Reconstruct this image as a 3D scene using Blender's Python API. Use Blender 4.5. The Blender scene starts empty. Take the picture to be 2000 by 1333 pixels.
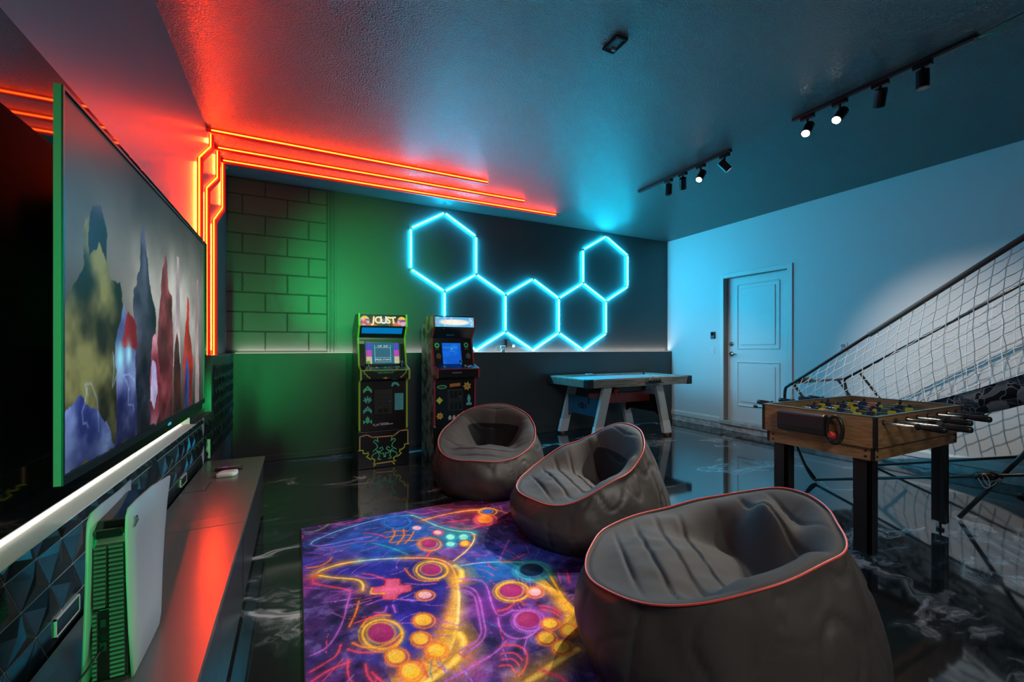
import bpy, bmesh, math, random
import numpy as np
from mathutils import Vector, Matrix, noise
random.seed(7)
C = bpy.context.scene.collection
SC = bpy.context.scene

# ---------------------------------------------------------------- camera, world, light, exposure
CAM_H = 1.16
cam_d = bpy.data.cameras.new('camera')
cam = bpy.data.objects.new('camera', cam_d); C.objects.link(cam)
cam.location = (0, 0, CAM_H)
cam.rotation_euler = (math.pi/2, 0, -math.radians(26.6))
cam_d.sensor_fit = 'HORIZONTAL'; cam_d.sensor_width = 36.0
cam_d.lens = 838.0/2000*36
cam_d.shift_y = 13.5/2000
cam_d.clip_start = 0.02
SC.camera = cam

world = bpy.data.worlds.new('world'); SC.world = world
world.use_nodes = True
world.node_tree.nodes['Background'].inputs[0].default_value = (0.02, 0.025, 0.03, 1)
world.node_tree.nodes['Background'].inputs[1].default_value = 0.2

vs = SC.view_settings
vs.view_transform = 'Standard'; vs.look = 'None'; vs.exposure = 0.0; vs.gamma = 1.0
vs.use_curve_mapping = False
try:
    SC.cycles.max_bounces = 8; SC.cycles.diffuse_bounces = 4; SC.cycles.glossy_bounces = 5
    SC.cycles.sample_clamp_indirect = 6.0
    SC.cycles.use_denoising = True
except Exception:
    pass

RED_S, HEX_S, LEDGE_S, NICHE_S = 28, 96, 0.9, 9   # radiances of the LED lines
def aim(o, target):
    d = Vector(target) - o.location
    o.rotation_euler = d.to_track_quat('-Z', 'Y').to_euler()

def area_lamp(name, loc, target, sx, sy, power, color):
    l = bpy.data.lights.new(name, 'AREA'); l.shape = 'RECTANGLE'; l.size = sx; l.size_y = sy
    l.energy = power; l.color = color
    o = bpy.data.objects.new(name, l); C.objects.link(o); o.location = loc; aim(o, target)
    return o
def spot_lamp(name, loc, target, power, color, size, blend=0.5, radius=0.02):
    l = bpy.data.lights.new(name, 'SPOT'); l.energy = power; l.color = color
    l.spot_size = math.radians(size); l.spot_blend = blend; l.shadow_soft_size = radius
    o = bpy.data.objects.new(name, l); C.objects.link(o); o.location = loc; aim(o, target)
    return o

# green wall-washer lamp on the wall behind the photographer, and an added white fill lamp with no fixture
GREEN = (0.0, 1.0, 0.22)
spot_lamp('green_projector_lamp', (-0.05, -1.5, 1.75), (0.80, 5.15, 1.95), 1900, GREEN, 20, 1.0, 0.12)
gl = area_lamp('green_side_lamp', (-0.34, -1.45, 1.1), (-0.47, 1.4, 1.1), 0.08, 1.5, 3.4, GREEN); gl.data.spread = math.radians(26)
rl = area_lamp('fill_lamp', (1.0, -1.1, 2.45), (1.5, 2.3, 0.1), 1.2, 0.5, 14, (1.0, 0.93, 0.86)); rl.data.spread = math.radians(95)
def strip_lamp(name, a, b, direction, width, power, color, spread=150):
    """a real linear lamp along a-b that throws its light towards direction"""
    a, b = Vector(a), Vector(b); x = (b-a).normalized(); z = -Vector(direction).normalized(); z = (z-x*z.dot(x)).normalized(); y = z.cross(x)
    l = bpy.data.lights.new(name, 'AREA'); l.shape = 'RECTANGLE'; l.size = (b-a).length; l.size_y = width; l.energy = power; l.color = color; l.spread = math.radians(spread)
    o = bpy.data.objects.new(name, l); C.objects.link(o); c = (a+b)*.5
    o.matrix_world = Matrix(((x.x, y.x, z.x, c.x), (x.y, y.y, z.y, c.y), (x.z, y.z, z.z, c.z), (0, 0, 0, 1)))
    return o

# ---------------------------------------------------------------- helpers
def s2l(c):
    return tuple(((v/12.92) if v <= 0.04045 else ((v+0.055)/1.055)**2.4) for v in c)
def rgb(r, g, b):
    return s2l((r/255, g/255, b/255)) + (1.0,)

def mat(name, color=(0.5, 0.5, 0.5, 1), rough=0.5, metal=0.0, spec=0.5, emit=None, strength=1.0, coat=0.0, ior=None):
    m = bpy.data.materials.new(name); m.use_nodes = True
    b = m.node_tree.nodes['Principled BSDF']
    b.inputs['Base Color'].default_value = color if len(color) == 4 else tuple(color) + (1,)
    b.inputs['Roughness'].default_value = rough; b.inputs['Metallic'].default_value = metal
    b.inputs['Specular IOR Level'].default_value = spec
    b.inputs['Coat Weight'].default_value = coat
    if ior: b.inputs['IOR'].default_value = ior
    if emit is not None:
        b.inputs['Emission Color'].default_value = tuple(emit[:3]) + (1,)
        b.inputs['Emission Strength'].default_value = strength
    return m
def N(m, t, **kw):
    n = m.node_tree.nodes.new(t)
    for k, v in kw.items(): setattr(n, k, v)
    return n
def L(m, a, b): m.node_tree.links.new(a, b)
def BS(m): return m.node_tree.nodes['Principled BSDF']
def add_bump(m, scale, strength, dist=0.01, detail=4, stretch=None, rough=0.6):
    tc = N(m, 'ShaderNodeTexCoord'); no = N(m, 'ShaderNodeTexNoise'); bu = N(m, 'ShaderNodeBump')
    no.inputs['Scale'].default_value = scale; no.inputs['Detail'].default_value = detail
    no.inputs['Roughness'].default_value = rough
    if stretch:
        mp = N(m, 'ShaderNodeMapping'); mp.inputs['Scale'].default_value = stretch
        L(m, tc.outputs['Object'], mp.inputs['Vector']); L(m, mp.outputs[0], no.inputs['Vector'])
    else:
        L(m, tc.outputs['Object'], no.inputs['Vector'])
    bu.inputs['Strength'].default_value = strength; bu.inputs['Distance'].default_value = dist
    L(m, no.outputs['Fac'], bu.inputs['Height']); L(m, bu.outputs[0], BS(m).inputs['Normal'])
    return no
def mottled(m, c1, c2, scale, detail=5, stretch=None, lo=0.35, hi=0.65):
    tc = N(m, 'ShaderNodeTexCoord'); no = N(m, 'ShaderNodeTexNoise'); cr = N(m, 'ShaderNodeValToRGB')
    no.inputs['Scale'].default_value = scale; no.inputs['Detail'].default_value = detail
    mp = N(m, 'ShaderNodeMapping')
    if stretch: mp.inputs['Scale'].default_value = stretch
    L(m, tc.outputs['Object'], mp.inputs['Vector']); L(m, mp.outputs[0], no.inputs['Vector'])
    cr.color_ramp.elements[0].color = c1; cr.color_ramp.elements[1].color = c2
    cr.color_ramp.elements[0].position = lo; cr.color_ramp.elements[1].position = hi
    L(m, no.outputs['Fac'], cr.inputs['Fac']); L(m, cr.outputs[0], BS(m).inputs['Base Color'])
    return cr

ORG = {}
def finish(name, me, m, parent, smooth):
    if isinstance(m, (list, tuple)):
        for q in m: me.materials.append(q)
    elif m is not None: me.materials.append(m)
    if smooth:
        for p in me.polygons: p.use_smooth = True
    o = bpy.data.objects.new(name, me); C.objects.link(o)
    if parent is not None: o.parent = parent
    return o
def obj(name, bm, m, parent=None, smooth=False, local=False):
    """bm in world coordinates unless local; a child gets its parent's origin taken off"""
    bmesh.ops.recalc_face_normals(bm, faces=bm.faces[:])
    me = bpy.data.meshes.new(name)
    if parent is None:
        if not local:
            vs_ = [v.co for v in bm.verts]
            c = Vector(((min(v.x for v in vs_)+max(v.x for v in vs_))/2, (min(v.y for v in vs_)+max(v.y for v in vs_))/2, min(v.z for v in vs_)))
            bmesh.ops.translate(bm, verts=bm.verts[:], vec=-c)
        else: c = Vector((0, 0, 0))
        bm.to_mesh(me); bm.free()
        o = finish(name, me, m, None, smooth); o.location = c; ORG[o.name] = c
    else:
        c = ORG.get(parent.name, Vector((0, 0, 0)))
        if not local: bmesh.ops.translate(bm, verts=bm.verts[:], vec=-c)
        bm.to_mesh(me); bm.free()
        o = finish(name, me, m, parent, smooth); ORG[o.name] = c if not local else Vector((0, 0, 0))
    return o
def thing(name, label, cat, loc=(0, 0, 0), group=None, rotz=0.0):
    o = bpy.data.objects.new(name, None); C.objects.link(o); o.empty_display_size = 0.1
    o.location = loc; o.rotation_euler = (0, 0, rotz)
    o['label'] = label; o['category'] = cat
    if group: o['group'] = group
    ORG[o.name] = Vector(loc)
    return o
def tag(o, label, cat, group=None):
    o['label'] = label; o['category'] = cat
    if group: o['group'] = group
    return o
def struct(o):
    o['kind'] = 'structure'; return o
def nb(): return bmesh.new()
def box(bm, x0, x1, y0, y1, z0, z1, bev=0.0, seg=2):
    r = bmesh.ops.create_cube(bm, size=1.0)
    vv = r['verts']
    for v in vv:
        v.co = Vector((x0+(v.co.x+.5)*(x1-x0), y0+(v.co.y+.5)*(y1-y0), z0+(v.co.z+.5)*(z1-z0)))
    if bev > 0:
        es = list({e for v in vv for e in v.link_edges})
        bmesh.ops.bevel(bm, geom=es, offset=bev, segments=seg, affect='EDGES', profile=0.6)
    return bm
def B(x0, x1, y0, y1, z0, z1, bev=0.0, seg=2): return box(nb(), x0, x1, y0, y1, z0, z1, bev, seg)
def prism(bm, pts, axis, a0, a1, bev=0.0):
    """polygon pts in the plane normal to axis, extruded a0..a1. x:(y,z) y:(x,z) z:(x,y)"""
    def co(p, a):
        return {'x': (a, p[0], p[1]), 'y': (p[0], a, p[1]), 'z': (p[0], p[1], a)}[axis]
    v0 = [bm.verts.new(co(p, a0)) for p in pts]; v1 = [bm.verts.new(co(p, a1)) for p in pts]
    n = len(pts)
    fs = [bm.faces.new(v0), bm.faces.new(v1[::-1])]
    for i in range(n): fs.append(bm.faces.new((v0[i], v1[i], v1[(i+1) % n], v0[(i+1) % n])))
    if bev > 0:
        es = list({e for f in fs for e in f.edges})
        bmesh.ops.bevel(bm, geom=es, offset=bev, segments=2, affect='EDGES', profile=0.6)
    return bm
def tube(bm, pts, r, n=8, caps=True, closed=False):
    pts = [Vector(p) for p in pts]; k = len(pts); rings = []
    up = Vector((0, 0, 1)); prev = None
    for i in range(k):
        if closed: t = (pts[(i+1) % k]-pts[i-1])
        else: t = (pts[min(i+1, k-1)]-pts[max(i-1, 0)])
        t.normalize()
        if prev is None:
            a = t.cross(up)
            if a.length < 1e-3: a = t.cross(Vector((0, 1, 0)))
        else:
            a = prev - t*prev.dot(t)
            if a.length < 1e-4: a = t.cross(up)
        a.normalize(); prev = a; b = t.cross(a)
        rr = r[i] if isinstance(r, (list, tuple)) else r
        rings.append([bm.verts.new(pts[i]+a*rr*math.cos(2*math.pi*j/n)+b*rr*math.sin(2*math.pi*j/n)) for j in range(n)])
    m_ = k if closed else k-1
    for i in range(m_):
        A, Bq = rings[i], rings[(i+1) % k]
        for j in range(n): bm.faces.new((A[j], A[(j+1) % n], Bq[(j+1) % n], Bq[j]))
    if caps and not closed:
        bm.faces.new(rings[0][::-1]); bm.faces.new(rings[-1])
    return bm
def cyl(bm, p0, p1, r, n=16, r1=None): return tube(bm, [p0, p1], [r, r if r1 is None else r1], n)
def smooth_path(pts, it=2):
    pts = [Vector(p) for p in pts]
    for _ in range(it):
        q = [pts[0]]
        for a, b in zip(pts, pts[1:]): q += [a*.75+b*.25, a*.25+b*.75]
        q.append(pts[-1]); pts = q
    return pts
def disc(bm, c, nrm, r, n=20, ry=None):
    c = Vector(c); nrm = Vector(nrm).normalized(); a = nrm.orthogonal().normalized()
    if abs(nrm.z) < .9: a = nrm.cross(Vector((0, 0, 1))).normalized()
    b = nrm.cross(a)
    vv = [bm.verts.new(c+a*r*math.cos(2*math.pi*i/n)+b*(ry or r)*math.sin(2*math.pi*i/n)) for i in range(n)]
    bm.faces.new(vv); return bm
def copy_tree(o, parent=None, loc=None):
    c = o.copy(); C.objects.link(c); c.parent = parent
    if loc is not None: c.location = loc
    for ch in [q for q in o.children]: copy_tree(ch, c)
    return c
def share(name, me, loc, parent):
    o = bpy.data.objects.new(name, me); C.objects.link(o); o.location = loc; o.parent = parent; return o
def text_bm(body, size, extrude=0.0, bold=0.0):
    cu = bpy.data.curves.new('lettering', 'FONT'); cu.body = body; cu.size = size; cu.extrude = extrude
    cu.offset = bold; cu.align_x = 'CENTER'; cu.align_y = 'CENTER'; cu.resolution_u = 3
    t = bpy.data.objects.new('lettering', cu); C.objects.link(t)
    dg = bpy.context.evaluated_depsgraph_get(); dg.update()
    me = bpy.data.meshes.new_from_object(t.evaluated_get(dg))
    bm = nb(); bm.from_mesh(me)
    bpy.data.objects.remove(t); bpy.data.curves.remove(cu); bpy.data.meshes.remove(me)
    return bm
def place(bm, M): bmesh.ops.transform(bm, matrix=M, verts=bm.verts[:]); return bm
def frame_m(o, ux, uy):
    ux = Vector(ux).normalized(); uy = Vector(uy).normalized(); uz = ux.cross(uy)
    return Matrix(((ux.x, uy.x, uz.x, o[0]), (ux.y, uy.y, uz.y, o[1]), (ux.z, uy.z, uz.z, o[2]), (0, 0, 0, 1)))
def print_grid(name, img, M, w, h, m, parent):
    """flat print: img (rows from bottom, cols, 3) sRGB 0..1 laid as vertex colours on a w x h grid placed by M"""
    H_, W_ = img.shape[:2]
    xs, ys = np.meshgrid(np.linspace(0, w, W_), np.linspace(0, h, H_))
    co = np.zeros((H_*W_, 4)); co[:, 0] = xs.ravel(); co[:, 1] = ys.ravel(); co[:, 3] = 1
    wco = co @ np.array(M).T
    idx = np.arange(H_*W_).reshape(H_, W_)
    f = np.stack([idx[:-1, :-1], idx[:-1, 1:], idx[1:, 1:], idx[1:, :-1]], -1).reshape(-1, 4)
    me = bpy.data.meshes.new(name)
    c = ORG.get(parent.name, Vector((0, 0, 0))) if parent is not None else Vector((0, 0, 0))
    me.from_pydata((wco[:, :3]-np.array(c)).tolist(), [], f.tolist())
    lin = np.where(img <= .04045, img/12.92, ((np.clip(img, 0, 1)+.055)/1.055)**2.4)
    at = me.color_attributes.new('print', 'FLOAT_COLOR', 'POINT')
    buf = np.ones((H_*W_, 4), dtype=np.float32); buf[:, :3] = lin.reshape(-1, 3)
    at.data.foreach_set('color', buf.ravel())
    me.update()
    return finish(name, me, m, parent, False)
def print_mat(name, rough=0.6, spec=0.3, glow=0.0):
    m = mat(name, rough=rough, spec=spec)
    a = N(m, 'ShaderNodeAttribute'); a.attribute_name = 'print'
    if glow > 0:
        BS(m).inputs['Base Color'].default_value = (0.01, 0.01, 0.01, 1)
        L(m, a.outputs['Color'], BS(m).inputs['Emission Color']); BS(m).inputs['Emission Strength'].default_value = glow
    else:
        L(m, a.outputs['Color'], BS(m).inputs['Base Color'])
    return m
# numpy painting
def vnoise(shape, cell, seed):
    r = np.random.RandomState(seed); H_, W_ = shape
    gy, gx = int(H_/cell)+3, int(W_/cell)+3
    g = r.rand(gy, gx); y = np.arange(H_)/cell; x = np.arange(W_)/cell
    yi = y.astype(int); xi = x.astype(int); fy = (y-yi)[:, None]; fx = (x-xi)[None, :]
    fy = fy*fy*(3-2*fy); fx = fx*fx*(3-2*fx)
    a = g[yi][:, xi]; b = g[yi][:, xi+1]; c = g[yi+1][:, xi]; d = g[yi+1][:, xi+1]
    return a*(1-fx)*(1-fy)+b*fx*(1-fy)+c*(1-fx)*fy+d*fx*fy
def fbm(shape, cell, seed, oct=4):
    s = np.zeros(shape); a = 1; t = 0
    for i in range(oct):
        s += a*vnoise(shape, max(cell/2**i, 1.5), seed+i); t += a; a *= .5
    return s/t
def seg_dist(X, Y, pts):
    d = np.full(X.shape, 1e9)
    for (x0, y0), (x1, y1) in zip(pts, pts[1:]):
        dx, dy = x1-x0, y1-y0; l2 = dx*dx+dy*dy+1e-12
        t = np.clip(((X-x0)*dx+(Y-y0)*dy)/l2, 0, 1)
        d = np.minimum(d, np.hypot(X-x0-t*dx, Y-y0-t*dy))
    return d
def in_poly(X, Y, pts):
    r = np.zeros(X.shape, bool); n = len(pts)
    for i in range(n):
        x0, y0 = pts[i]; x1, y1 = pts[(i+1) % n]
        if y0 == y1: continue
        c = ((y0 > Y) != (y1 > Y)) & (X < (x1-x0)*(Y-y0)/(y1-y0)+x0)
        r ^= c
    return r
def lay(img, a, col):
    a = np.clip(a, 0, 1)[..., None]; img[:] = img*(1-a)+np.array(col)*a
# ---------------------------------------------------------------- materials
M_black_wall = mat('black_wall_paint', (0.045, 0.046, 0.048, 1), 0.42, spec=0.55); add_bump(M_black_wall, 160, 0.12, 0.003)
M_left_wall = mat('left_wall_paint', (0.05, 0.048, 0.05, 1), 0.33, spec=1.0, ior=1.7); add_bump(M_left_wall, 30, 0.10, 0.004, stretch=(1, 6, 0.5))
M_block = mat('painted_block', (0.06, 0.06, 0.06, 1), 0.42, spec=0.6); add_bump(M_block, 90, 0.35, 0.004, 6)
M_mortar = mat('painted_mortar', (0.03, 0.03, 0.03, 1), 0.5)
M_ceil = mat('textured_ceiling_paint', (0.036, 0.037, 0.039, 1), 0.33, spec=1.0, ior=1.62)
def _ceil(m):
    tc = N(m, 'ShaderNodeTexCoord'); a = N(m, 'ShaderNodeTexNoise'); bu = N(m, 'ShaderNodeBump')
    a.inputs['Scale'].default_value = 95; a.inputs['Detail'].default_value = 3; a.inputs['Roughness'].default_value = 0.55
    cr = N(m, 'ShaderNodeValToRGB'); cr.color_ramp.elements[0].position = 0.42; cr.color_ramp.elements[1].position = 0.62
    L(m, tc.outputs['Object'], a.inputs['Vector']); L(m, a.outputs['Fac'], cr.inputs['Fac'])
    bu.inputs['Strength'].default_value = 1.0; bu.inputs['Distance'].default_value = 0.014
    L(m, cr.outputs[0], bu.inputs['Height']); L(m, bu.outputs[0], BS(m).inputs['Normal'])
_ceil(M_ceil)
M_white_wall = mat('white_wall_paint', (0.62, 0.63, 0.65, 1), 0.55, spec=0.3); add_bump(M_white_wall, 220, 0.08, 0.002)
M_white_trim = mat('white_trim_paint', (0.66, 0.66, 0.67, 1), 0.35, spec=0.4)
M_curb = mat('painted_concrete', (0.5, 0.5, 0.5, 1), 0.7); mottled(M_curb, rgb(150, 150, 150), rgb(200, 200, 200), 14, 6); add_bump(M_curb, 60, 0.5, 0.004)
M_chrome = mat('chrome', (0.75, 0.75, 0.76, 1), 0.12, 1.0)
M_blackpl = mat('black_plastic', (0.012, 0.012, 0.013, 1), 0.35)
M_blackgl = mat('black_gloss', (0.004, 0.004, 0.005, 1), 0.035, spec=0.7)
M_blacksteel = mat('black_steel_tube', (0.014, 0.015, 0.016, 1), 0.28, spec=0.6)
M_whitepl = mat('white_plastic', (0.72, 0.72, 0.72, 1), 0.4)
M_greypl = mat('grey_plastic', (0.25, 0.25, 0.26, 1), 0.4)
M_tile = mat('faceted_tile_glaze', (0.012, 0.017, 0.024, 1), 0.25, spec=0.7)
def _tile(m):
    tc = N(m, 'ShaderNodeTexCoord'); a = N(m, 'ShaderNodeTexVoronoi'); a.inputs['Scale'].default_value = 260
    cr = N(m, 'ShaderNodeValToRGB'); cr.color_ramp.elements[0].position = 0.0; cr.color_ramp.elements[0].color = (0.10, 0.12, 0.15, 1)
    cr.color_ramp.elements[1].position = 0.22; cr.color_ramp.elements[1].color = (0.010, 0.014, 0.020, 1)
    L(m, tc.outputs['Object'], a.inputs['Vector']); L(m, a.outputs['Distance'], cr.inputs['Fac']); L(m, cr.outputs[0], BS(m).inputs['Base Color'])
_tile(M_tile)
M_glint = mat('pale_tile_glint', (0.42, 0.44, 0.46, 1), 0.5)

# black epoxy floor with pale metallic swirls
M_floor = mat('black_epoxy', (0.01, 0.01, 0.012, 1), 0.06, spec=1.0, ior=1.75)
def _floor(m):
    tc = N(m, 'ShaderNodeTexCoord'); mp = N(m, 'ShaderNodeMapping'); mp.inputs['Scale'].default_value = (0.75, 1.5, 1)
    mp.inputs['Rotation'].default_value = (0, 0, 0.35)
    n1 = N(m, 'ShaderNodeTexNoise'); n1.inputs['Scale'].default_value = 1.1; n1.inputs['Detail'].default_value = 3
    n1.inputs['Distortion'].default_value = 1.4
    mx = N(m, 'ShaderNodeVectorMath'); mx.operation = 'MULTIPLY_ADD'
    mx.inputs[1].default_value = (0.9, 0.9, 0.0)
    L(m, tc.outputs['Object'], mp.inputs['Vector']); L(m, mp.outputs[0], n1.inputs['Vector'])
    L(m, n1.outputs['Color'], mx.inputs[0]); L(m, mp.outputs[0], mx.inputs[2])
    n2 = N(m, 'ShaderNodeTexNoise'); n2.inputs['Scale'].default_value = 1.5; n2.inputs['Detail'].default_value = 7; n2.inputs['Roughness'].default_value = 0.62
    n2.inputs['Distortion'].default_value = 0.9
    L(m, mx.outputs[0], n2.inputs['Vector'])
    cr = N(m, 'ShaderNodeValToRGB'); e = cr.color_ramp.elements
    e[0].position = 0.0; e[0].color = (0.006, 0.007, 0.009, 1); e[1].position = 0.50; e[1].color = (0.009, 0.011, 0.013, 1)
    for p, c in ((0.565, (0.02, 0.025, 0.03, 1)), (0.605, (0.14, 0.15, 0.16, 1)), (0.63, (0.40, 0.41, 0.42, 1)), (0.665, (0.06, 0.065, 0.07, 1)), (0.73, (0.012, 0.014, 0.016, 1))):
        q = e.new(p); q.color = c
    L(m, n2.outputs['Fac'], cr.inputs['Fac']); L(m, cr.outputs[0], BS(m).inputs['Base Color'])
    n3 = N(m, 'ShaderNodeTexNoise'); n3.inputs['Scale'].default_value = 3.0; n3.inputs['Detail'].default_value = 2
    bu = N(m, 'ShaderNodeBump'); bu.inputs['Strength'].default_value = 0.05; bu.inputs['Distance'].default_value = 0.01
    L(m, tc.outputs['Object'], n3.inputs['Vector']); L(m, n3.outputs['Fac'], bu.inputs['Height']); L(m, bu.outputs[0], BS(m).inputs['Normal'])
_floor(M_floor)

# lit things
M_red_led = mat('red_led_line', (0, 0, 0, 1), emit=(1.0, 0.040, 0.004), strength=RED_S)
M_red_spill = mat('red_led_spill', (0.12, 0.004, 0.003, 1), 0.5, emit=(1.0, 0.004, 0.003), strength=0.42)  # LED light on the channel faces, put in as weak red emission
M_hex = mat('cyan_led_tube', (0, 0, 0, 1), emit=(0.0075, 0.60, 1.0), strength=HEX_S)
M_white_led = mat('white_led_line', (0, 0, 0, 1), emit=(1.0, 0.90, 0.76), strength=LEDGE_S)
M_niche_led = mat('niche_led_line', (0, 0, 0, 1), emit=(1.0, 0.90, 0.76), strength=NICHE_S)
M_lens = mat('lit_lens', (0, 0, 0, 1), emit=(1.0, 0.93, 0.82), strength=30)
M_lens_dim = mat('dim_lens', (0, 0, 0, 1), emit=(1.0, 0.93, 0.85), strength=2.2)

# ---------------------------------------------------------------- the room
XL, XLL, XR, YB, YL, YF, ZC = -0.635, -0.577, 5.42, 5.15, 5.05, -1.7, 2.895
LEDGE = 1.105
struct(obj('floor', B(-0.85, 5.7, YF, 5.35, -0.06, 0.0), M_floor))
struct(obj('ceiling', B(-0.85, 5.7, YF, 5.35, ZC, ZC+0.1), M_ceil))
struct(obj('wall_front', B(-0.85, 5.7, YF-0.12, YF, 0, ZC), M_black_wall))

# left wall: painted upper part, thicker tiled lower part with the lit niche
bm = nb()
box(bm, -0.85, XL, YF, 5.35, LEDGE, ZC)
box(bm, -0.85, XLL, YF, 5.35, 0.0, 0.680); box(bm, -0.85, -0.622, YF, 3.90, 0.725, LEDGE)
box(bm, -0.85, -0.70, YF, 3.30, 0.680, 0.725); box(bm, -0.85, -0.622, 3.30, 3.90, 0.680, 0.725); box(bm, -0.85, XLL, 3.90, 5.35, 0.680, LEDGE)
wall_left = struct(obj('wall_left', bm, M_left_wall))
o = obj('gloss_panel', B(-0.63, -0.605, YF, 3.90, 0.722, 1.938, 0.002), M_blackgl, wall_left); o['label'] = 'mirror-gloss black backing panel'
M_niche = mat('niche_plaster', (0.72, 0.70, 0.66, 1), 0.6); add_bump(M_niche, 25, 0.3, 0.004)
bm = nb(); box(bm, -0.70, -0.694, YF, 3.30, 0.680, 0.725); box(bm, -0.694, -0.567, YF, 3.30, 0.680, 0.683); box(bm, -0.694, -0.600, 3.296, 3.30, 0.683, 0.724)
obj('niche_lining', bm, M_niche, wall_left)
b_ = nb(); box(b_, XLL, XLL+.0025, 1.05, 3.60, .35, .679); obj('glint_backing', b_, M_glint, wall_left)  # pale backing paints the glints of the tile edges into the gaps
# faceted triangular tiles
rs = random.Random(3); SD, RH = 0.1275, 0.0975
def tile_bm(up, ax, az, h, clip=None):
    bm = nb(); g = 0.0016
    if up: tri = [(-SD/2+g*1.7, g), (SD/2-g*1.7, g), (0, RH-g*2)]
    else: tri = [(-SD/2+g*1.7, RH-g), (0, g*2), (SD/2-g*1.7, RH-g)]
    if clip is not None and clip < RH:
        out = []
        for (a, b) in zip(tri, tri[1:]+tri[:1]):
            ina, inb = a[1] <= clip, b[1] <= clip
            if ina: out.append(a)
            if ina != inb:
                t = (clip-a[1])/(b[1]-a[1]); out.append((a[0]+t*(b[0]-a[0]), clip))
        tri = out
    if len(tri) < 3: return None
    cy = sum(p[0] for p in tri)/len(tri)+ax; cz = sum(p[1] for p in tri)/len(tri)+az
    back = [bm.verts.new((0.0, p[0], p[1])) for p in tri]; rim = [bm.verts.new((0.004, p[0], p[1])) for p in tri]
    ap = bm.verts.new((0.004+h, cy, cz)); n = len(tri)
    for i in range(n):
        bm.faces.new((back[i], back[(i+1) % n], rim[(i+1) % n], rim[i])); bm.faces.new((rim[i], rim[(i+1) % n], ap))
    bmesh.ops.recalc_face_normals(bm, faces=bm.faces[:])
    return bm
TV_ = {}
for up in (True, False):
    for clip in (None, 0.0380):
        for k in range(7):
            b_ = tile_bm(up, rs.uniform(-.022, .022), rs.uniform(-.014, .014), rs.uniform(.006, .014) if k < 6 else .0008, clip)
            me = bpy.data.meshes.new('tile'); b_.to_mesh(me); b_.free(); me.materials.append(M_tile); TV_[(up, clip, k)] = me
wl_org = ORG['wall_left']
for row in range(-2, 2):
    z0 = 0.543+row*RH; ph = 1.402 if row % 2 == 0 else 1.402+SD/2
    clip = 0.0380 if row == 1 else None
    for j in range(-2, 18):
        for up in (True, False):
            y = ph+j*SD+(SD/2 if up else 0)
            if y < 1.1 or y > 3.55: continue
            share('tile', TV_[(up, clip, rs.randrange(6) if row > -2 else 6)], Vector((XLL, y, z0))-wl_org, wall_left)
bm = nb()
for row in range(-2, 6):
    z0 = 0.543+row*RH; ph = 1.402 if row % 2 == 0 else 1.402+SD/2
    for j in range(16, 30):
        for up in (True, False):
            y = ph+j*SD+(SD/2 if up else 0)
            if y < 3.60 or y > 4.98 or z0+RH > 1.11 or (y < 3.97 and z0+RH > .68): continue
            t = bpy.data.meshes.new('t'); b_ = tile_bm(up, rs.uniform(-.022, .022), rs.uniform(-.014, .014), rs.uniform(.006, .014)); b_.to_mesh(t); b_.free()
            k0 = len(bm.verts); bm.from_mesh(t); bm.verts.ensure_lookup_table()
            bmesh.ops.translate(bm, verts=bm.verts[k0:], vec=(XLL, y, z0)); bpy.data.meshes.remove(t)
o = obj('far_tile', bm, M_tile, wall_left); o['kind'] = 'stuff'

# back wall: block-and-panel upper part behind, boarded lower part in front with the lit ledge
bm = nb(); box(bm, -0.85, 5.7, YB, 5.35, 0, ZC); box(bm, XLL, XR, YL+0.008, YB, 0, LEDGE-0.002)
wall_back = struct(obj('wall_back', bm, M_mortar)); wb = ORG['wall_back']
def block_mesh(w, h):
    b_ = box(nb(), -w/2, w/2, -0.009, 0.004, 0, h, 0.004, 2)
    for f in b_.faces: f.smooth = False
    me = bpy.data.meshes.new('concrete_block'); b_.to_mesh(me); b_.free(); me.materials.append(M_block); return me
cache = {}
for c in range(9):
    z0 = 1.135+0.2*c; h = 0.19 if c < 8 else ZC-z0-0.008
    js = [-0.65, -0.50, -0.094, 0.296] if c % 2 else [-0.65, -0.297, 0.112, 0.296]
    for a, b in zip(js, js[1:]):
        w = b-a-0.009; key = (round(w, 3), round(h, 3))
        if key not in cache: cache[key] = block_mesh(w, h)
        share('concrete_block', cache[key], Vector(((a+b)/2, YB-rs.uniform(0, .003), z0))-wb, wall_back)
o = obj('upper_panel', B(0.388, XR, YB-0.012, YB, LEDGE, ZC), M_black_wall, wall_back)
for a, b in ((XLL, 0.49), (0.493, 2.33), (2.333, XR)):
    obj('lower_panel', B(a, b, YL, YL+0.008, 0.0, LEDGE, 0.0012), M_black_wall, wall_back)
obj('ledge_board', B(XLL, XR, YL+0.002, YB-0.012, LEDGE-0.002, LEDGE+0.001), M_white_trim, wall_back)
bm = nb()
for a, b, d in ((0.298, 0.318, .02), (0.318, 0.334, .008), (0.334, 0.350, .024), (0.350, 0.368, .010), (0.368, 0.388, .018)): box(bm, a, b, YB-d, YB, LEDGE, ZC, .002)
struct(obj('trim_1', bm, M_black_wall))
struct(obj('baseboard_back', B(XLL, XR, YL-0.014, YL, 0, 0.062, 0.004), M_black_wall))

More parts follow.
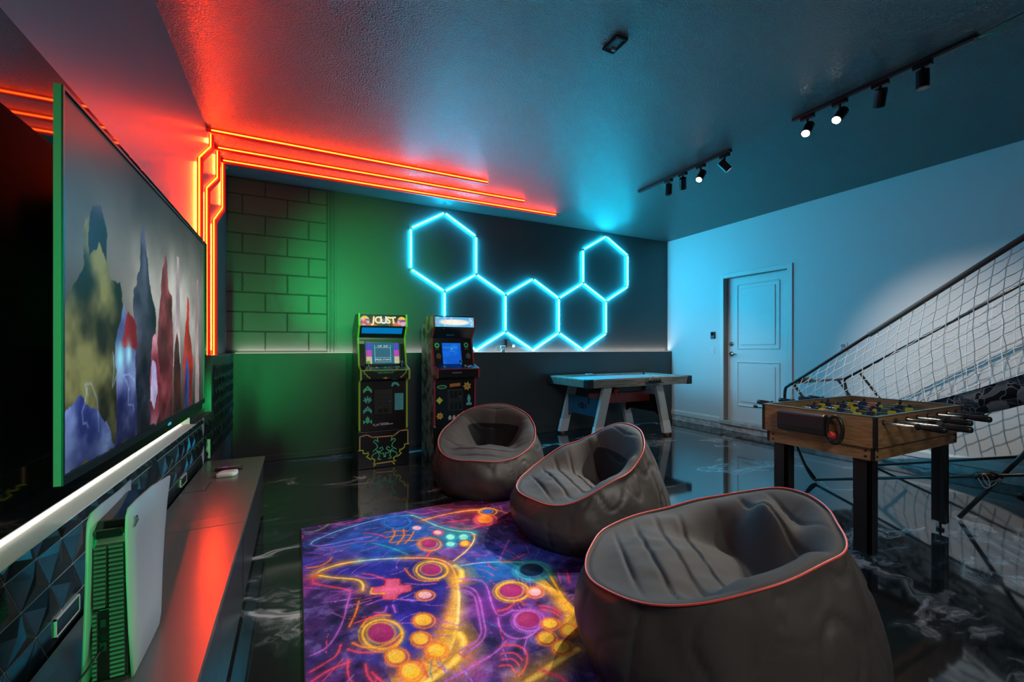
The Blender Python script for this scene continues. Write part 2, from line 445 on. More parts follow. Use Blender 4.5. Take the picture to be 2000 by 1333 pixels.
# right wall with the recessed door
DY0, DY1, DZ0, DZ1 = 3.215, 4.10, 0.125, 2.145
bm = nb()
box(bm, XR, 5.7, YF, DY0, 0.088, ZC); box(bm, XR, 5.7, DY1, YB, 0.088, ZC); box(bm, XR, 5.7, DY0, DY1, DZ1, ZC); box(bm, 5.60, 5.7, DY0, DY1, 0, DZ1)
wall_right = struct(obj('wall_right', bm, M_white_wall))
bm = nb(); box(bm, XR-0.006, 5.62, YF, YB, 0.0, 0.086, 0.006); struct(obj('trim_2', bm, M_curb))
for y0, y1 in ((YF, DY0-0.065), (DY1+0.065, YB)):
    b_ = nb(); prism(b_, [(XR, 0.094), (XR-0.014, 0.094), (XR-0.014, 0.150), (XR-0.005, 0.170), (XR, 0.172)], 'y', y0, y1)
    struct(obj('baseboard_right', b_, M_white_trim))
door = thing('door_1', '', '', (5.50, (DY0+DY1)/2, DZ0)); del door['label'], door['category']; struct(door)
obj('slab', B(5.50, 5.54, DY0+0.012, DY1-0.004, DZ0+0.01, DZ1-0.004, 0.002), M_white_trim, door)
for z0, z1 in ((1.150, 2.030), (0.365, 0.965)):
    y0, y1 = 3.365, 3.945
    b_ = nb()
    for k, (p, q, rr) in enumerate((((y0, z0), (y1, z0), .011), ((y1, z0), (y1, z1), .011), ((y1, z1), (y0, z1), .011), ((y0, z1), (y0, z0), .011))):
        cyl(b_, (5.500, p[0], p[1]), (5.500, q[0], q[1]), rr, 8)
    fr = obj('panel_moulding', b_, M_white_trim, door)
    obj('door_panel', B(5.490, 5.505, y0+.05, y1-.05, z0+.05, z1-.05, 0.008), M_white_trim, door)
b_ = nb()
for (y0, y1, z0, z1) in ((DY0-.062, DY0, DZ0-.03, DZ1+.058), (DY1, DY1+.062, DZ0-.03, DZ1+.058), (DY0, DY1, DZ1, DZ1+.058)):
    box(b_, XR-0.016, XR, y0, y1, z0, z1, 0.004)
obj('casing', b_, M_white_trim, door)
M_jamb = mat('jamb_paint', (0.22, 0.20, 0.18, 1), 0.5)
b_ = nb(); box(b_, XR, 5.60, DY1-.004, DY1+.01, DZ0, DZ1); box(b_, XR, 5.60, DY0-.01, DY0+.004, DZ0, DZ1); box(b_, XR, 5.60, DY0, DY1, DZ1-.004, DZ1+.01)
o = obj('jamb', b_, M_jamb, door); o['label'] = 'brown door jamb'
obj('threshold', B(XR-0.03, 5.60, DY0-.06, DY1+.06, 0.088, DZ0+.008, 0.004), M_curb, door)
b_ = nb(); cyl(b_, (5.50, 4.035, 1.075), (5.488, 4.035, 1.075), .033, 20); cyl(b_, (5.488, 4.035, 1.075), (5.455, 4.035, 1.075), .011, 10)
tube(b_, [(5.455, 4.04, 1.075), (5.452, 4.00, 1.077), (5.455, 3.93, 1.070)], [.011, .010, .008], 10)
o = obj('lever_handle', b_, M_chrome, door, True); o['label'] = 'chrome lever handle'
b_ = nb(); cyl(b_, (5.50, 4.035, 1.215), (5.480, 4.035, 1.215), .032, 20, .028); cyl(b_, (5.480, 4.035, 1.215), (5.474, 4.035, 1.215), .014, 12)
o = obj('deadbolt', b_, M_chrome, door, True); o['label'] = 'chrome deadbolt'

t = thing('keypad', 'black wall keypad on cyan-lit wall left of door', 'keypad', (XR, 4.275, 1.295))
obj('case', B(XR-0.022, XR, 4.238, 4.308, 1.295, 1.395, 0.008), M_blackpl, t, True)
obj('display', B(XR-0.024, XR-0.0215, 4.250, 4.296, 1.345, 1.385, 0.001), M_blackgl, t)
b_ = nb()
for i in range(3):
    for j in range(2): box(b_, XR-0.025, XR-0.0215, 4.252+.018*i, 4.264+.018*i, 1.305+.018*j, 1.318+.018*j, .002)
obj('key', b_, M_greypl, t)
t = thing('light_switch', 'white light switch plate below the black keypad', 'switch', (XR, 4.285, 1.065))
obj('plate', B(XR-0.007, XR, 4.250, 4.320, 1.065, 1.180, 0.003), M_white_trim, t); obj('rocker', B(XR-0.011, XR-0.006, 4.268, 4.302, 1.090, 1.155, 0.002), M_white_trim, t)
t = thing('wall_outlet', 'white double outlet plate on wall right of door', 'outlet', (XR, 2.61, 1.095))
obj('plate', B(XR-0.007, XR, 2.572, 2.648, 1.095, 1.222, 0.003), M_white_trim, t)
for z in (1.115, 1.165): 
    s_ = obj('socket', B(XR-0.010, XR-0.006, 2.592, 2.628, z, z+.036, 0.006), M_greypl, t)
# small black plates low on the tiled wall behind the console
M_rim = mat('pale_plate_rim', (0.5, 0.5, 0.48, 1), 0.4)
for y, lab in ((1.62, 'black cable plate with pale rim behind the white game console'), (2.98, 'black cable plate with pale rim near cable flap of console')):
    t = thing('cable_plate', lab, 'plate', (XLL, y, 0.405))
    b_ = nb(); y0, y1, z0, z1 = y-.07, y+.07, .392, .442
    for a in ((y0, y1, z0, z0+.004), (y0, y1, z1-.004, z1), (y0, y0+.004, z0, z1), (y1-.004, y1, z0, z1)): box(b_, XLL, XLL+.009, *a)
    obj('rim', b_, M_rim, t); obj('cover', B(XLL, XLL+.008, y0+.004, y1-.004, z0+.004, z1-.004), M_blackpl, t)
t = thing('wall_outlet', 'slim pale cable cover on tiled wall at far end of console', 'outlet', (XLL, 3.70, 0.37))
obj('plate', B(XLL, XLL+.024, 3.690, 3.700, .375, .510, .002), M_rim, t); obj('cord', tube(nb(), smooth_path([(XLL+.02, 3.70, .50), (XLL+.028, 3.76, .53), (XLL+.022, 3.82, .545)]), .003, 6), M_blackpl, t)

# ceiling bits
t = thing('ceiling_box', 'small open square junction box in the blue-lit ceiling', 'fixture', (1.62, 1.92, ZC))
M_dark = mat('dark_void', (0.004, 0.004, 0.004, 1), 0.9)
b_ = nb()
for a in ((1.578, 1.588, 1.858, 1.985), (1.648, 1.658, 1.858, 1.985), (1.588, 1.648, 1.858, 1.868), (1.588, 1.648, 1.975, 1.985)): box(b_, a[0], a[1], a[2], a[3], ZC-.012, ZC)
obj('rim', b_, M_dark, t); obj('cover', B(1.596, 1.656, 1.876, 1.975, ZC-.006, ZC-.003), M_ceil, t); obj('bracket', B(1.622, 1.646, 1.95, 1.962, ZC-.016, ZC-.005, .002), M_greypl, t)
# ---------------------------------------------------------------- lights of the room: LED strips, hexagons, tracks
# three red strips: run along the ceiling from the left wall, turn the corner and zigzag down the wall
RED_L = (1.0, 0.035, 0.004)
SPECS = [ # ceiling y, ceiling end x, wall path (y, z)
    (4.09, 1.77, [(4.20, ZC-.02), (4.20, 2.775), (3.75, 2.51), (3.75, 1.915)], 'longest-reaching down behind television, red LED strip nearest the camera'),
    (4.42, 2.38, [(4.52, ZC-.02), (4.52, 2.64), (4.03, 2.385), (4.03, 1.11)], 'middle of the three red LED strips on ceiling and wall'),
    (4.70, 2.99, [(4.81, ZC-.02), (4.81, 2.46), (4.35, 2.225), (4.35, 1.112)], 'red LED strip nearest the block wall, longest along ceiling')]
for i, (yc, xe, path, lab) in enumerate(SPECS):
    lab = ['red LED strip nearest the camera, shortest along the ceiling', lab, lab][i]
    t = thing('led_strip', lab, 'light', (XL, yc, ZC), 'red LED strips on ceiling and left wall')
    y0 = path[0][0]
    b_ = nb(); box(b_, XL, xe, yc, yc+.030, ZC-.034, ZC-.001, .003)
    obj('ceiling_channel', b_, M_red_spill, t)
    b_ = nb(); box(b_, XL+.03, xe-.004, yc-.005, yc, ZC-.020, ZC-.010)
    obj('ceiling_led', b_, M_red_led, t)
    strip_lamp('strip_glow', (XL+.03, yc-.010, ZC-.016), (xe-.004, yc-.010, ZC-.016), (0, -.28, 1), .010, 2.5*(xe-XL), RED_L, 150)
    b_ = nb(); c_ = nb(); hw = .016
    for (ya, za), (yb, zb) in zip(path, path[1:]):
        d = Vector((0, yb-ya, zb-za)).normalized(); nn = Vector((1, 0, 0)).cross(d)
        if nn.y > 0: nn = -nn
        a = Vector((XL, ya, za)); q = Vector((XL, yb, zb))
        ext = d*.009
        for bm_, o0, o1, x0, x1 in ((b_, -hw, hw, .001, .030), (c_, hw, hw+.005, .006, .016)):
            vs8 = []
            for P_ in (a-ext, q+ext):
                for oo, xx in ((o0, x0), (o1, x0), (o1, x1), (o0, x1)): vs8.append(bm_.verts.new(P_+nn*oo+Vector((xx, 0, 0))))
            for f in ((0, 1, 2, 3), (7, 6, 5, 4), (0, 4, 5, 1), (1, 5, 6, 2), (2, 6, 7, 3), (3, 7, 4, 0)): bm_.faces.new([vs8[k] for k in f])
    for (ya, za), (yb, zb) in ((path[0], path[1]), (path[2], path[3])):
        strip_lamp('strip_glow', (XL+.012, ya-.026, za-.03), (XL+.012, yb-.026, zb+.03), (-.62, -1, .12), .010, 9*(za-zb), RED_L, 125)
    obj('wall_channel', b_, M_red_spill, t); obj('wall_led', c_, M_red_led, t)
# white strips on the ledge and in the niche
tag(obj('ledge_led_strip', B(XLL+.02, XR-.02, YB-.055, YB-.047, LEDGE+.001, LEDGE+.005), M_white_led), 'thin white LED strip lying along the back wall ledge', 'light')
tag(obj('niche_led_strip', B(-0.650, -0.640, YF+.02, 3.28, 0.6835, 0.687), M_niche_led), 'white LED strip in the slot below the television', 'light')

strip_lamp('ledge_glow', (XLL+.03, YB-.05, LEDGE+.007), (XR-.03, YB-.05, LEDGE+.007), (0, .25, 1), .008, 10, (1.0, .90, .78), 160)
# hexagon wall light: tubes with joints
HX = [1.213+.418*i for i in range(9)]
HV = {}
def hexv(cx, cz):
    s = .4865; w = .418
    return [(cx, cz+s), (cx-w, cz+s/2), (cx-w, cz-s/2), (cx, cz-s), (cx+w, cz-s/2), (cx+w, cz+s/2)]
cells = [(HX[1], 2.345), (HX[2], 1.617), (HX[4], 1.617), (HX[6], 1.617), (HX[7], 2.345)]
edges = {}; nodes = {}
for cx, cz in cells:
    v = hexv(cx, cz)
    for a, b in zip(v, v[1:]+v[:1]):
        ka = (round(a[0], 1), round(a[1], 1)); kb = (round(b[0], 1), round(b[1], 1))
        nodes.setdefault(ka, a); nodes.setdefault(kb, b); edges[tuple(sorted((ka, kb)))] = 1
HY = YB-.012-.020
t = thing('hexagon_light', 'cyan glowing grid of five hexagons on the back wall', 'light', (HX[4], HY, 1.12))
for ka, kb in edges:
    a = Vector((nodes[ka][0], HY, nodes[ka][1])); b = Vector((nodes[kb][0], HY, nodes[kb][1])); d = (b-a).normalized()
    obj('tube', cyl(nb(), a+d*.018, b-d*.018, .0118, 10), M_hex, t, True)
M_clip = mat('clear_joint', (0.5, 0.6, 0.65, 1), 0.3)
for k, p in nodes.items():
    obj('joint', cyl(nb(), (p[0], HY+.018, p[1]), (p[0], HY-.014, p[1]), .017, 10), M_clip, t)
t = thing('power_adapter', 'small white plug adapter with cord on ledge below hexagon light', 'adapter', (2.40, YB-.075, LEDGE+.001))
obj('brick', B(2.375, 2.425, YB-.11, YB-.075, LEDGE+.002, LEDGE+.042, .006), M_whitepl, t)
obj('plug', B(2.37, 2.44, YB-.10, YB-.07, LEDGE+.055, LEDGE+.085, .006), M_whitepl, t)
obj('cord', tube(nb(), smooth_path([(2.375, YB-.09, LEDGE+.02), (2.30, YB-.09, LEDGE+.03), (2.31, YB-.09, LEDGE+.07), (2.37, YB-.09, LEDGE+.07)]), .004, 6), M_whitepl, t)
t = thing('controller_box', 'small black control box on wall beside the plug adapter', 'control box', (2.47, YB-.012, 1.17))
obj('case', B(2.455, 2.492, YB-.035, YB-.012, 1.16, 1.275, .004), M_blackpl, t)
obj('cord', tube(nb(), smooth_path([(2.475, YB-.025, 1.275), (2.48, YB-.025, 1.33), (2.53, YB-.025, 1.31), (2.58, YB-.02, 1.20), (2.80, YB-.022, 1.135)]), .0025, 6), M_blackpl, t)
t = thing('cable_clip', 'tiny white cable clip on wall above ledge', 'clip', (2.59, YB-.012, 1.17))
obj('body', B(2.575, 2.61, YB-.026, YB-.012, 1.17, 1.205, .006), M_whitepl, t)

# track lights: head(y, on, aim)
def track(name, lab, x, y0, y1, heads):
    t = thing(name, lab, 'light', (x, (y0+y1)/2, ZC), 'ceiling track lights')
    b_ = nb(); box(b_, x-.018, x+.018, y0, y1, ZC-.022, ZC, .003); box(b_, x-.007, x+.007, y0+.01, y1-.01, ZC-.025, ZC-.021)
    obj('rail', b_, M_blackpl, t)
    for y, mode, target, pw in heads:
        c = Vector((x, y, ZC-.125)); d = (Vector(target)-c).normalized()
        b_ = nb(); box(b_, x-.016, x+.016, y-.045, y+.045, ZC-.052, ZC-.022, .004); cyl(b_, (x, y, ZC-.052), (x, y, ZC-.10), .008, 8)
        cyl(b_, c-d*.055, c+d*.050, .032, 20)
        h = obj('head', b_, M_head, t)
        rim = obj('lens', disc(nb(), c+d*.0515, d, .026, 20), {'on': M_lens, 'dim': M_lens_dim, 'off': M_blackgl}[mode], h)
        if pw > 0:
            l = bpy.data.lights.new('bulb', 'SPOT'); l.energy = pw; l.color = (1.0, 0.90, 0.78); l.spot_size = math.radians(62); l.spot_blend = .9; l.shadow_soft_size = .022
            lo = bpy.data.objects.new('bulb', l); C.objects.link(lo); lo.location = c+d*.06; aim(lo, target)
    return t
M_head = mat('black_anodised', (0.03, 0.03, 0.032, 1), 0.25, 0.7)
track('track_light', 'black ceiling track with four spots nearer the hexagon light', 3.38, 2.49, 3.61, [
    (3.19, 'off', (3.4, 3.3, 0), 0), (3.01, 'dim', (5.2, 4.6, 0.0), 70), (2.80, 'on', (1.50, 2.60, 0.3), 380), (2.55, 'dim', (5.42, 1.25, 0.30), 190)])
tr2 = track('track_light', 'longer ceiling track with green wire, nearer the camera at right', 3.36, 0.97, 1.955, [
    (1.85, 'on', (1.30, 1.60, 0.2), 190), (1.64, 'on', (0.95, 2.0, 0.1), 130), (1.41, 'off', (3.9, 1.8, 1.9), 0), (1.20, 'off', (3.35, 1.18, 0), 0)])
M_grnw = mat('green_wire', (0.05, 0.55, 0.25, 1), 0.4)
o = obj('ground_wire', tube(nb(), smooth_path([(3.36, .98, ZC-.014), (3.36, .93, ZC-.03), (3.37, .89, ZC-.02), (3.38, .845, ZC-.006)]), .004, 6), M_grnw, tr2); o['label'] = 'bare green wire'
o = obj('supply_wire', tube(nb(), smooth_path([(3.36, .98, ZC-.01), (3.33, .88, ZC-.02), (3.33, .80, ZC-.015), (3.36, .755, ZC-.002)]), .003, 6), M_blackpl, tr2); o['label'] = 'black supply wire'
# lamps that wash the pale wall, on the same tracks (heads 2 and 4 of the far track carry their own bulbs above)
# pattern of the printed rug, in floor metres
RUG_STROKES=[
('Y',16,[(0.082,2.385),(0.095,2.42),(0.181,2.447),(0.242,2.446),(0.295,2.436)]),
('C',14,[(0.295,2.436),(0.356,2.422),(0.418,2.402),(0.525,2.36)]),
('O',15,[(0.525,2.36),(0.615,2.315),(0.673,2.28),(0.715,2.221),(0.728,2.155),(0.711,2.046)]),
('W',16,[(0.711,2.046),(0.689,1.949),(0.662,1.864),(0.628,1.779),(0.589,1.683),(0.552,1.618),(0.514,1.56),(0.469,1.512),(0.408,1.477),(0.371,1.457),(0.29,1.439)]),
('Y',34,[(0.745,2.156),(0.759,2.113),(0.746,2.053),(0.712,2.005)]),
('Y',34,[(0.581,1.634),(0.588,1.6),(0.572,1.559),(0.53,1.507),(0.469,1.474),(0.39,1.447),(0.316,1.42)]),
('Y',13,[(0.082,2.385),(0.157,2.318),(0.225,2.276),(0.271,2.239),(0.285,2.189),(0.276,2.134)]),
('R',10,[(0.082,2.385),(0.066,2.36),(0.066,2.318)]),
('R',9,[(0.069,2.304),(0.131,2.243),(0.215,2.172),(0.221,2.14)]),
('P',7,[(0.221,2.14),(0.196,2.045),(0.173,1.936),(0.129,1.829),(0.093,1.78),(0.04,1.766)]),
('O',9,[(0.248,2.051),(0.226,1.968),(0.188,1.878)]),
('R',9,[(0.038,1.678),(0.089,1.702),(0.13,1.721),(0.148,1.781)]),
('R',9,[(0.042,1.629),(0.097,1.66),(0.165,1.668)]),
('R',7,[(0.166,1.681),(0.153,1.604),(0.168,1.551)]),
('R',8,[(0.218,1.629),(0.216,1.573),(0.233,1.518)]),
('R',8,[(0.233,1.581),(0.251,1.532),(0.286,1.47)]),
('R',8,[(0.169,1.742),(0.206,1.701),(0.269,1.674),(0.315,1.678),(0.355,1.706)]),
('O',9,[(0.191,1.769),(0.22,1.726),(0.273,1.699),(0.331,1.704),(0.376,1.747)]),
('O',8,[(0.237,1.859),(0.254,1.895),(0.306,1.91),(0.353,1.881)]),
('R',7,[(0.211,1.894),(0.23,1.896),(0.313,1.912)]),
('P',7,[(0.262,2.286),(0.313,2.229),(0.384,2.209)]),
('R',7,[(0.293,2.296),(0.346,2.252),(0.393,2.173)]),
('P',6,[(0.275,2.005),(0.351,2.02),(0.401,1.995),(0.473,1.939)]),
('P',6,[(0.297,1.932),(0.339,1.911),(0.353,1.954)]),
('P',6,[(0.38,1.953),(0.38,1.891)]),
('O',7,[(0.5,2.251),(0.508,2.147),(0.552,2.078),(0.623,2.058)]),
('P',6,[(0.468,2.105),(0.545,2.051),(0.602,2.038)]),
('B',17,[(0.067,2.772),(0.077,2.812),(0.132,2.846),(0.214,2.898),(0.356,2.945),(0.488,2.977),(0.6,2.98),(0.698,2.952)]),
('T',16,[(0.698,2.952),(0.742,2.873),(0.77,2.784),(0.812,2.681),(0.865,2.592),(0.918,2.541),(0.969,2.515),(0.975,2.463)]),
('W',8,[(0.975,2.463),(0.945,2.388),(0.863,2.288),(0.755,2.211)]),
('U',10,[(0.067,2.772),(0.094,2.73),(0.176,2.717),(0.27,2.731),(0.401,2.724)]),
('T',9,[(0.388,2.634),(0.475,2.531),(0.548,2.391)]),
('P',6,[(0.109,2.697),(0.205,2.67),(0.308,2.685),(0.425,2.649)]),
('R',8,[(0.365,2.793),(0.44,2.741),(0.482,2.667)]),
('O',7,[(0.486,2.742),(0.552,2.742),(0.619,2.7)]),
('O',7,[(0.482,2.667),(0.555,2.666),(0.622,2.632)]),
('O',7,[(0.493,2.581),(0.564,2.579),(0.655,2.538)]),
('O',7,[(0.541,2.785),(0.543,2.696),(0.487,2.595)]),
('O',7,[(0.6,2.743),(0.586,2.638),(0.521,2.545)]),
('O',6,[(0.653,2.678),(0.615,2.6),(0.563,2.534)]),
('R',9,[(0.638,2.321),(0.676,2.382),(0.717,2.382)]),
('O',8,[(0.042,2.481),(0.1,2.47),(0.146,2.501),(0.166,2.544)]),
('G',9,[(0.033,2.976),(0.093,2.953),(0.148,2.988),(0.178,3.034)]),
('R',7,[(0.178,3.047),(0.267,2.989),(0.366,3.024),(0.408,3.046)]),
('O',9,[(0.671,3.069),(0.774,3.083),(0.9,3.047)]),
('P',6,[(0.675,3.035),(0.757,2.931),(0.868,2.938),(0.975,2.923)]),
('O',16,[(0.75,2.823),(0.84,2.845),(0.953,2.858),(1.066,2.855),(1.149,2.829)]),
('R',7,[(0.825,2.724),(0.909,2.723),(1.027,2.693)]),
('R',7,[(0.881,2.641),(0.953,2.553),(1.062,2.564),(1.204,2.562)]),
('O',8,[(1.266,2.771),(1.325,2.647)]),
('R',6,[(1.107,2.569),(1.167,2.58),(1.277,2.596)]),
('B',18,[(0.77,2.143),(0.882,2.129),(0.979,2.084)]),
('T',17,[(0.979,2.084),(1.067,2.039),(1.14,1.985),(1.162,1.911),(1.141,1.846)]),
('Y',12,[(1.141,1.846),(1.116,1.75),(1.093,1.648),(1.071,1.539)]),
('P',7,[(0.722,2.021),(0.815,1.968),(0.819,1.899),(0.779,1.759),(0.764,1.657),(0.839,1.675)]),
('P',7,[(0.703,1.969),(0.754,1.916),(0.752,1.833),(0.7,1.66),(0.682,1.593),(0.64,1.544),(0.555,1.519)]),
('P',6,[(0.691,1.934),(0.73,1.893),(0.731,1.829),(0.684,1.668),(0.667,1.601),(0.627,1.56),(0.551,1.542)]),
('P',8,[(0.764,1.657),(0.741,1.596),(0.747,1.532),(0.783,1.496),(0.837,1.493),(0.894,1.525),(0.927,1.581),(0.914,1.645),(0.839,1.675)]),
('R',9,[(0.784,1.701),(0.833,1.694),(0.904,1.743)]),
('R',7,[(0.904,1.743),(0.907,1.689)]),
('P',8,[(0.729,1.509),(0.672,1.472),(0.602,1.454),(0.524,1.435),(0.452,1.421)]),
('R',7,[(0.702,1.494),(0.759,1.475),(0.78,1.427),(0.742,1.358),(0.689,1.328)]),
('R',6,[(0.684,1.456),(0.734,1.441),(0.741,1.392)]),
('R',6,[(0.671,1.428),(0.715,1.415),(0.717,1.371)]),
('R',6,[(0.653,1.403),(0.691,1.392),(0.689,1.352)]),
('Y',30,[(0.956,1.348),(0.853,1.328),(0.777,1.308),(0.692,1.289)]),
('R',8,[(0.966,1.653),(1.005,1.627),(1.024,1.568)]),
('R',8,[(0.963,1.623),(1.0,1.593),(1.006,1.53)]),
('P',7,[(1.129,2.296),(1.031,2.174),(0.979,2.102)]),
('R',8,[(1.13,2.104),(1.038,2.073),(0.979,2.084)]),
('R',10,[(0.78,1.314),(0.817,1.272),(0.827,1.229)]),
('P',6,[(1.2,1.867),(1.151,1.763)]),
('R',6,[(1.242,1.846),(1.191,1.743)]),
]
RUG_DISCS=[
('M','Y',(0.619,2.178),(0.05,-0.025),(0.016,0.059),1.45),
('M','Y',(0.3,1.783),(0.052,-0.026),(0.011,0.066),1.38),
('M','O',(0.691,2.471),(0.043,-0.022),(0.016,0.059),1.35),
('b','B',(0.586,2.885),(0.052,-0.026),(0.014,0.068),1.5),
('M','Y',(0.906,1.818),(0.054,-0.026),(0.028,0.055),1.28),
('M','P',(0.873,1.591),(0.049,-0.024),(0.028,0.051),1.2),
('k','T',(1.087,1.94),(0.061,-0.03),(0.034,0.061),1.3),
('O','R',(1.128,2.656),(0.052,-0.026),(0.029,0.069),1.25),
('b','Y',(1.196,2.774),(0.037,-0.018),(0.017,0.04),1.5),
('w','O',(0.529,1.965),(0.031,-0.015),(0.009,0.032),1.25),
('w','B',(0.682,2.72),(0.029,-0.014),(0.009,0.035),1.3),
('y','O',(0.474,1.787),(0.035,-0.017),(0.011,0.041),1.18),
('y','O',(0.433,1.677),(0.03,-0.015),(0.009,0.037),1.2),
('y','O',(0.471,1.584),(0.031,-0.016),(0.01,0.036),1.2),
('y','O',(0.327,1.622),(0.033,-0.016),(0.007,0.04),1.2),
('y','O',(0.359,1.524),(0.033,-0.017),(0.01,0.04),1.2),
('t','T',(0.833,2.498),(0.025,-0.013),(0.013,0.039),1.15),
('t','T',(0.904,2.462),(0.027,-0.013),(0.014,0.039),1.15),
('t','T',(0.803,2.408),(0.024,-0.012),(0.011,0.032),1.15),
('y','O',(0.881,2.38),(0.022,-0.011),(0.012,0.032),1.15),
('w','R',(0.781,2.594),(0.024,-0.012),(0.009,0.031),1.2),
('w','O',(1.001,1.757),(0.028,-0.015),(0.018,0.031),1.25),
('y','O',(0.943,1.526),(0.028,-0.015),(0.017,0.027),1.2),
('y','O',(0.989,1.456),(0.025,-0.013),(0.02,0.029),1.2),
('y','O',(0.883,1.457),(0.029,-0.015),(0.018,0.03),1.2),
('y','O',(0.908,1.386),(0.029,-0.014),(0.02,0.03),1.2),
]
RUG_PAD= [(0.394,2.18),(0.453,2.159),(0.44,2.096),(0.488,2.079),(0.48,2.025),(0.42,2.034),(0.397,1.99),(0.348,2.021),(0.362,2.062),(0.3,2.084),(0.318,2.135),(0.379,2.119)]
# ---------------------------------------------------------------- television
M_tvmetal = mat('dark_metal_bezel', (0.16, 0.16, 0.16, 1), 0.35, 0.2)
M_screen = print_mat('screen_print', 0.3, 0.08, 1.0)
t = thing('television', 'wall-mounted flat television showing a stormy rock and crystal landscape', 'television', (-0.53, 2.30, 0.83))
TY0, TY1, TZ0, TZ1 = 1.412, 3.19, 0.826, 1.797
b_ = nb()
for a in ((TY0, TY1, TZ0, TZ0+.022), (TY0, TY1, TZ1-.008, TZ1), (TY0, TY0+.008, TZ0+.022, TZ1-.008), (TY1-.008, TY1, TZ0+.022, TZ1-.008)): box(b_, -.509, -.505, *a)
obj('bezel', b_, M_blackpl, t)
b_ = nb()
for a in ((TY0, TY1, TZ0, TZ0+.004), (TY0, TY1, TZ1-.004, TZ1), (TY0, TY0+.004, TZ0+.004, TZ1-.004), (TY1-.004, TY1, TZ0+.004, TZ1-.004)): box(b_, -.523, -.509, *a)
obj('side_frame', b_, M_tvmetal, t)
obj('back_shell', B(-.548, -.515, TY0+.75, TY1-.13, TZ0+.05, TZ1-.075, .006), M_blackpl, t)
obj('back_cover', B(-.5235, -.5125, TY0+.002, TY1-.002, TZ0+.002, TZ1-.002, .001), M_blackpl, t)
obj('wall_mount', B(-.606, -.547, 2.0, 2.6, 1.15, 1.5, .002), M_blackpl, t)
obj('sensor', B(-.508, -.503, 2.36, 2.40, TZ0-.008, TZ0+.004, .002), mat('blue_sensor', (0, .05, .08, 1), emit=(0.05, .5, .7), strength=.6), t)
def tv_art():
    H_, W_ = 200, 360
    v, u = np.meshgrid(np.linspace(0, 1, H_), np.linspace(0, 1, W_), indexing='ij')
    n = fbm((H_, W_), 60, 5, 5); n2 = fbm((H_, W_), 22, 11, 4)
    base = .22+.10*v*0; glow = np.exp(-((u-.62)/.40)**2-((v-.55)/.30)**2)
    g = np.clip(base+.62*glow*(0.45+.9*n)+.12*(n-.5), 0, 1)
    img = np.stack([g*1.0, g*.985, g*.955], -1)
    img[:] *= (1-.30*np.clip((v-.72)/.28, 0, 1)*(1-u*.55))[..., None]
    def crag(pts, c1, c2, seed, light=.5):
        m = in_poly(u+.03*(n2-.5), v+.05*(fbm((H_, W_), 14, seed, 3)-.5), pts).astype(float)
        f = fbm((H_, W_), 26, seed+3, 4); f = np.clip((f-.3)*2.2, 0, 1)
        col = np.array(c1)*(1-f[..., None])+np.array(c2)*f[..., None]
        img[:] = img*(1-m[..., None])+col*m[..., None]
    # far pale towers, olive hill, violet ridge, blue crystals, crimson spires
    crag([(.60, .25), (.63, .78), (.66, .80), (.68, .25)], (.55, .50, .52), (.75, .70, .70), 21)
    crag([(.86, 0), (.88, .72), (.91, .75), (.93, 0)], (.55, .45, .48), (.70, .62, .63), 24)
    crag([(0, 0), (0, .42), (.03, .50), (.07, .56), (.08, .70), (.12, .74), (.16, .67), (.17, .56), (.22, .55), (.25, .42), (.24, 0)], (.10, .11, .07), (.46, .47, .29), 31)
    crag([(.09, .60), (.10, .76), (.13, .78), (.165, .70), (.16, .62), (.13, .66)], (.10, .10, .15), (.25, .25, .33), 33)
    crag([(.46, 0), (.46, .45), (.50, .68), (.53, .76), (.55, .62), (.58, .58), (.60, .30), (.58, 0)], (.25, .06, .10), (.62, .30, .34), 35)
    crag([(.30, 0), (.29, .55), (.33, .63), (.34, .80), (.36, .82), (.38, .72), (.40, .60), (.44, .50), (.45, 0)], (.05, .06, .11), (.30, .31, .40), 37)
    crag([(.20, 0), (.20, .36), (.24, .48), (.27, .42), (.30, .40), (.31, 0)], (.10, .11, .30), (.45, .52, .72), 41)
    crag([(.23, .34), (.26, .46), (.31, .42), (.31, .32)], (.42, .05, .10), (.62, .14, .18), 43)
    crag([(.40, .02), (.395, .20), (.42, .38), (.45, .40), (.475, .25), (.47, .05), (.44, 0)], (.40, .08, .16), (.80, .55, .62), 45)
    crag([(.40, .12), (.41, .28), (.44, .26), (.46, .14), (.43, .08)], (.20, .20, .50), (.75, .72, .85), 46)
    crag([(.72, 0), (.71, .25), (.74, .45), (.755, .62), (.775, .60), (.79, .42), (.83, .28), (.82, 0)], (.45, .07, .07), (.80, .22, .18), 47)
    crag([(.73, 0), (.73, .18), (.755, .30), (.78, .20), (.79, 0)], (.08, .14, .36), (.22, .34, .62), 49)
    crag([(.60, .0), (.61, .30), (.64, .42), (.67, .30), (.68, 0)], (.16, .07, .09), (.42, .16, .14), 51)
    crag([(0, 0), (0, .16), (.06, .20), (.10, .15), (.16, .10), (.20, 0)], (.14, .18, .42), (.55, .66, .88), 53)
    rr = np.random.RandomState(2)
    for k in range(6):
        p = [(rr.uniform(.05, .30), rr.uniform(.05, .33))]
        for j in range(5): p.append((p[-1][0]+rr.uniform(-.02, .03), p[-1][1]+rr.uniform(-.06, .06)))
        d = seg_dist(u*1.78, v, [(a*1.78, b) for a, b in p]); lay(img, np.exp(-(d/.003)**2)*.45, (.65, .78, 1.0))
    lay(img, np.exp(-(((u-.22)/.018)**2+((v-.30)/.05)**2))*.9, (.55, .90, .95)); lay(img, np.exp(-(((u-.265)/.015)**2+((v-.31)/.045)**2))*.9, (.60, .90, .95))
    img[:] *= (1-.35*np.clip(1-v/.18, 0, 1))[..., None]
    return np.clip(img, 0, 1)
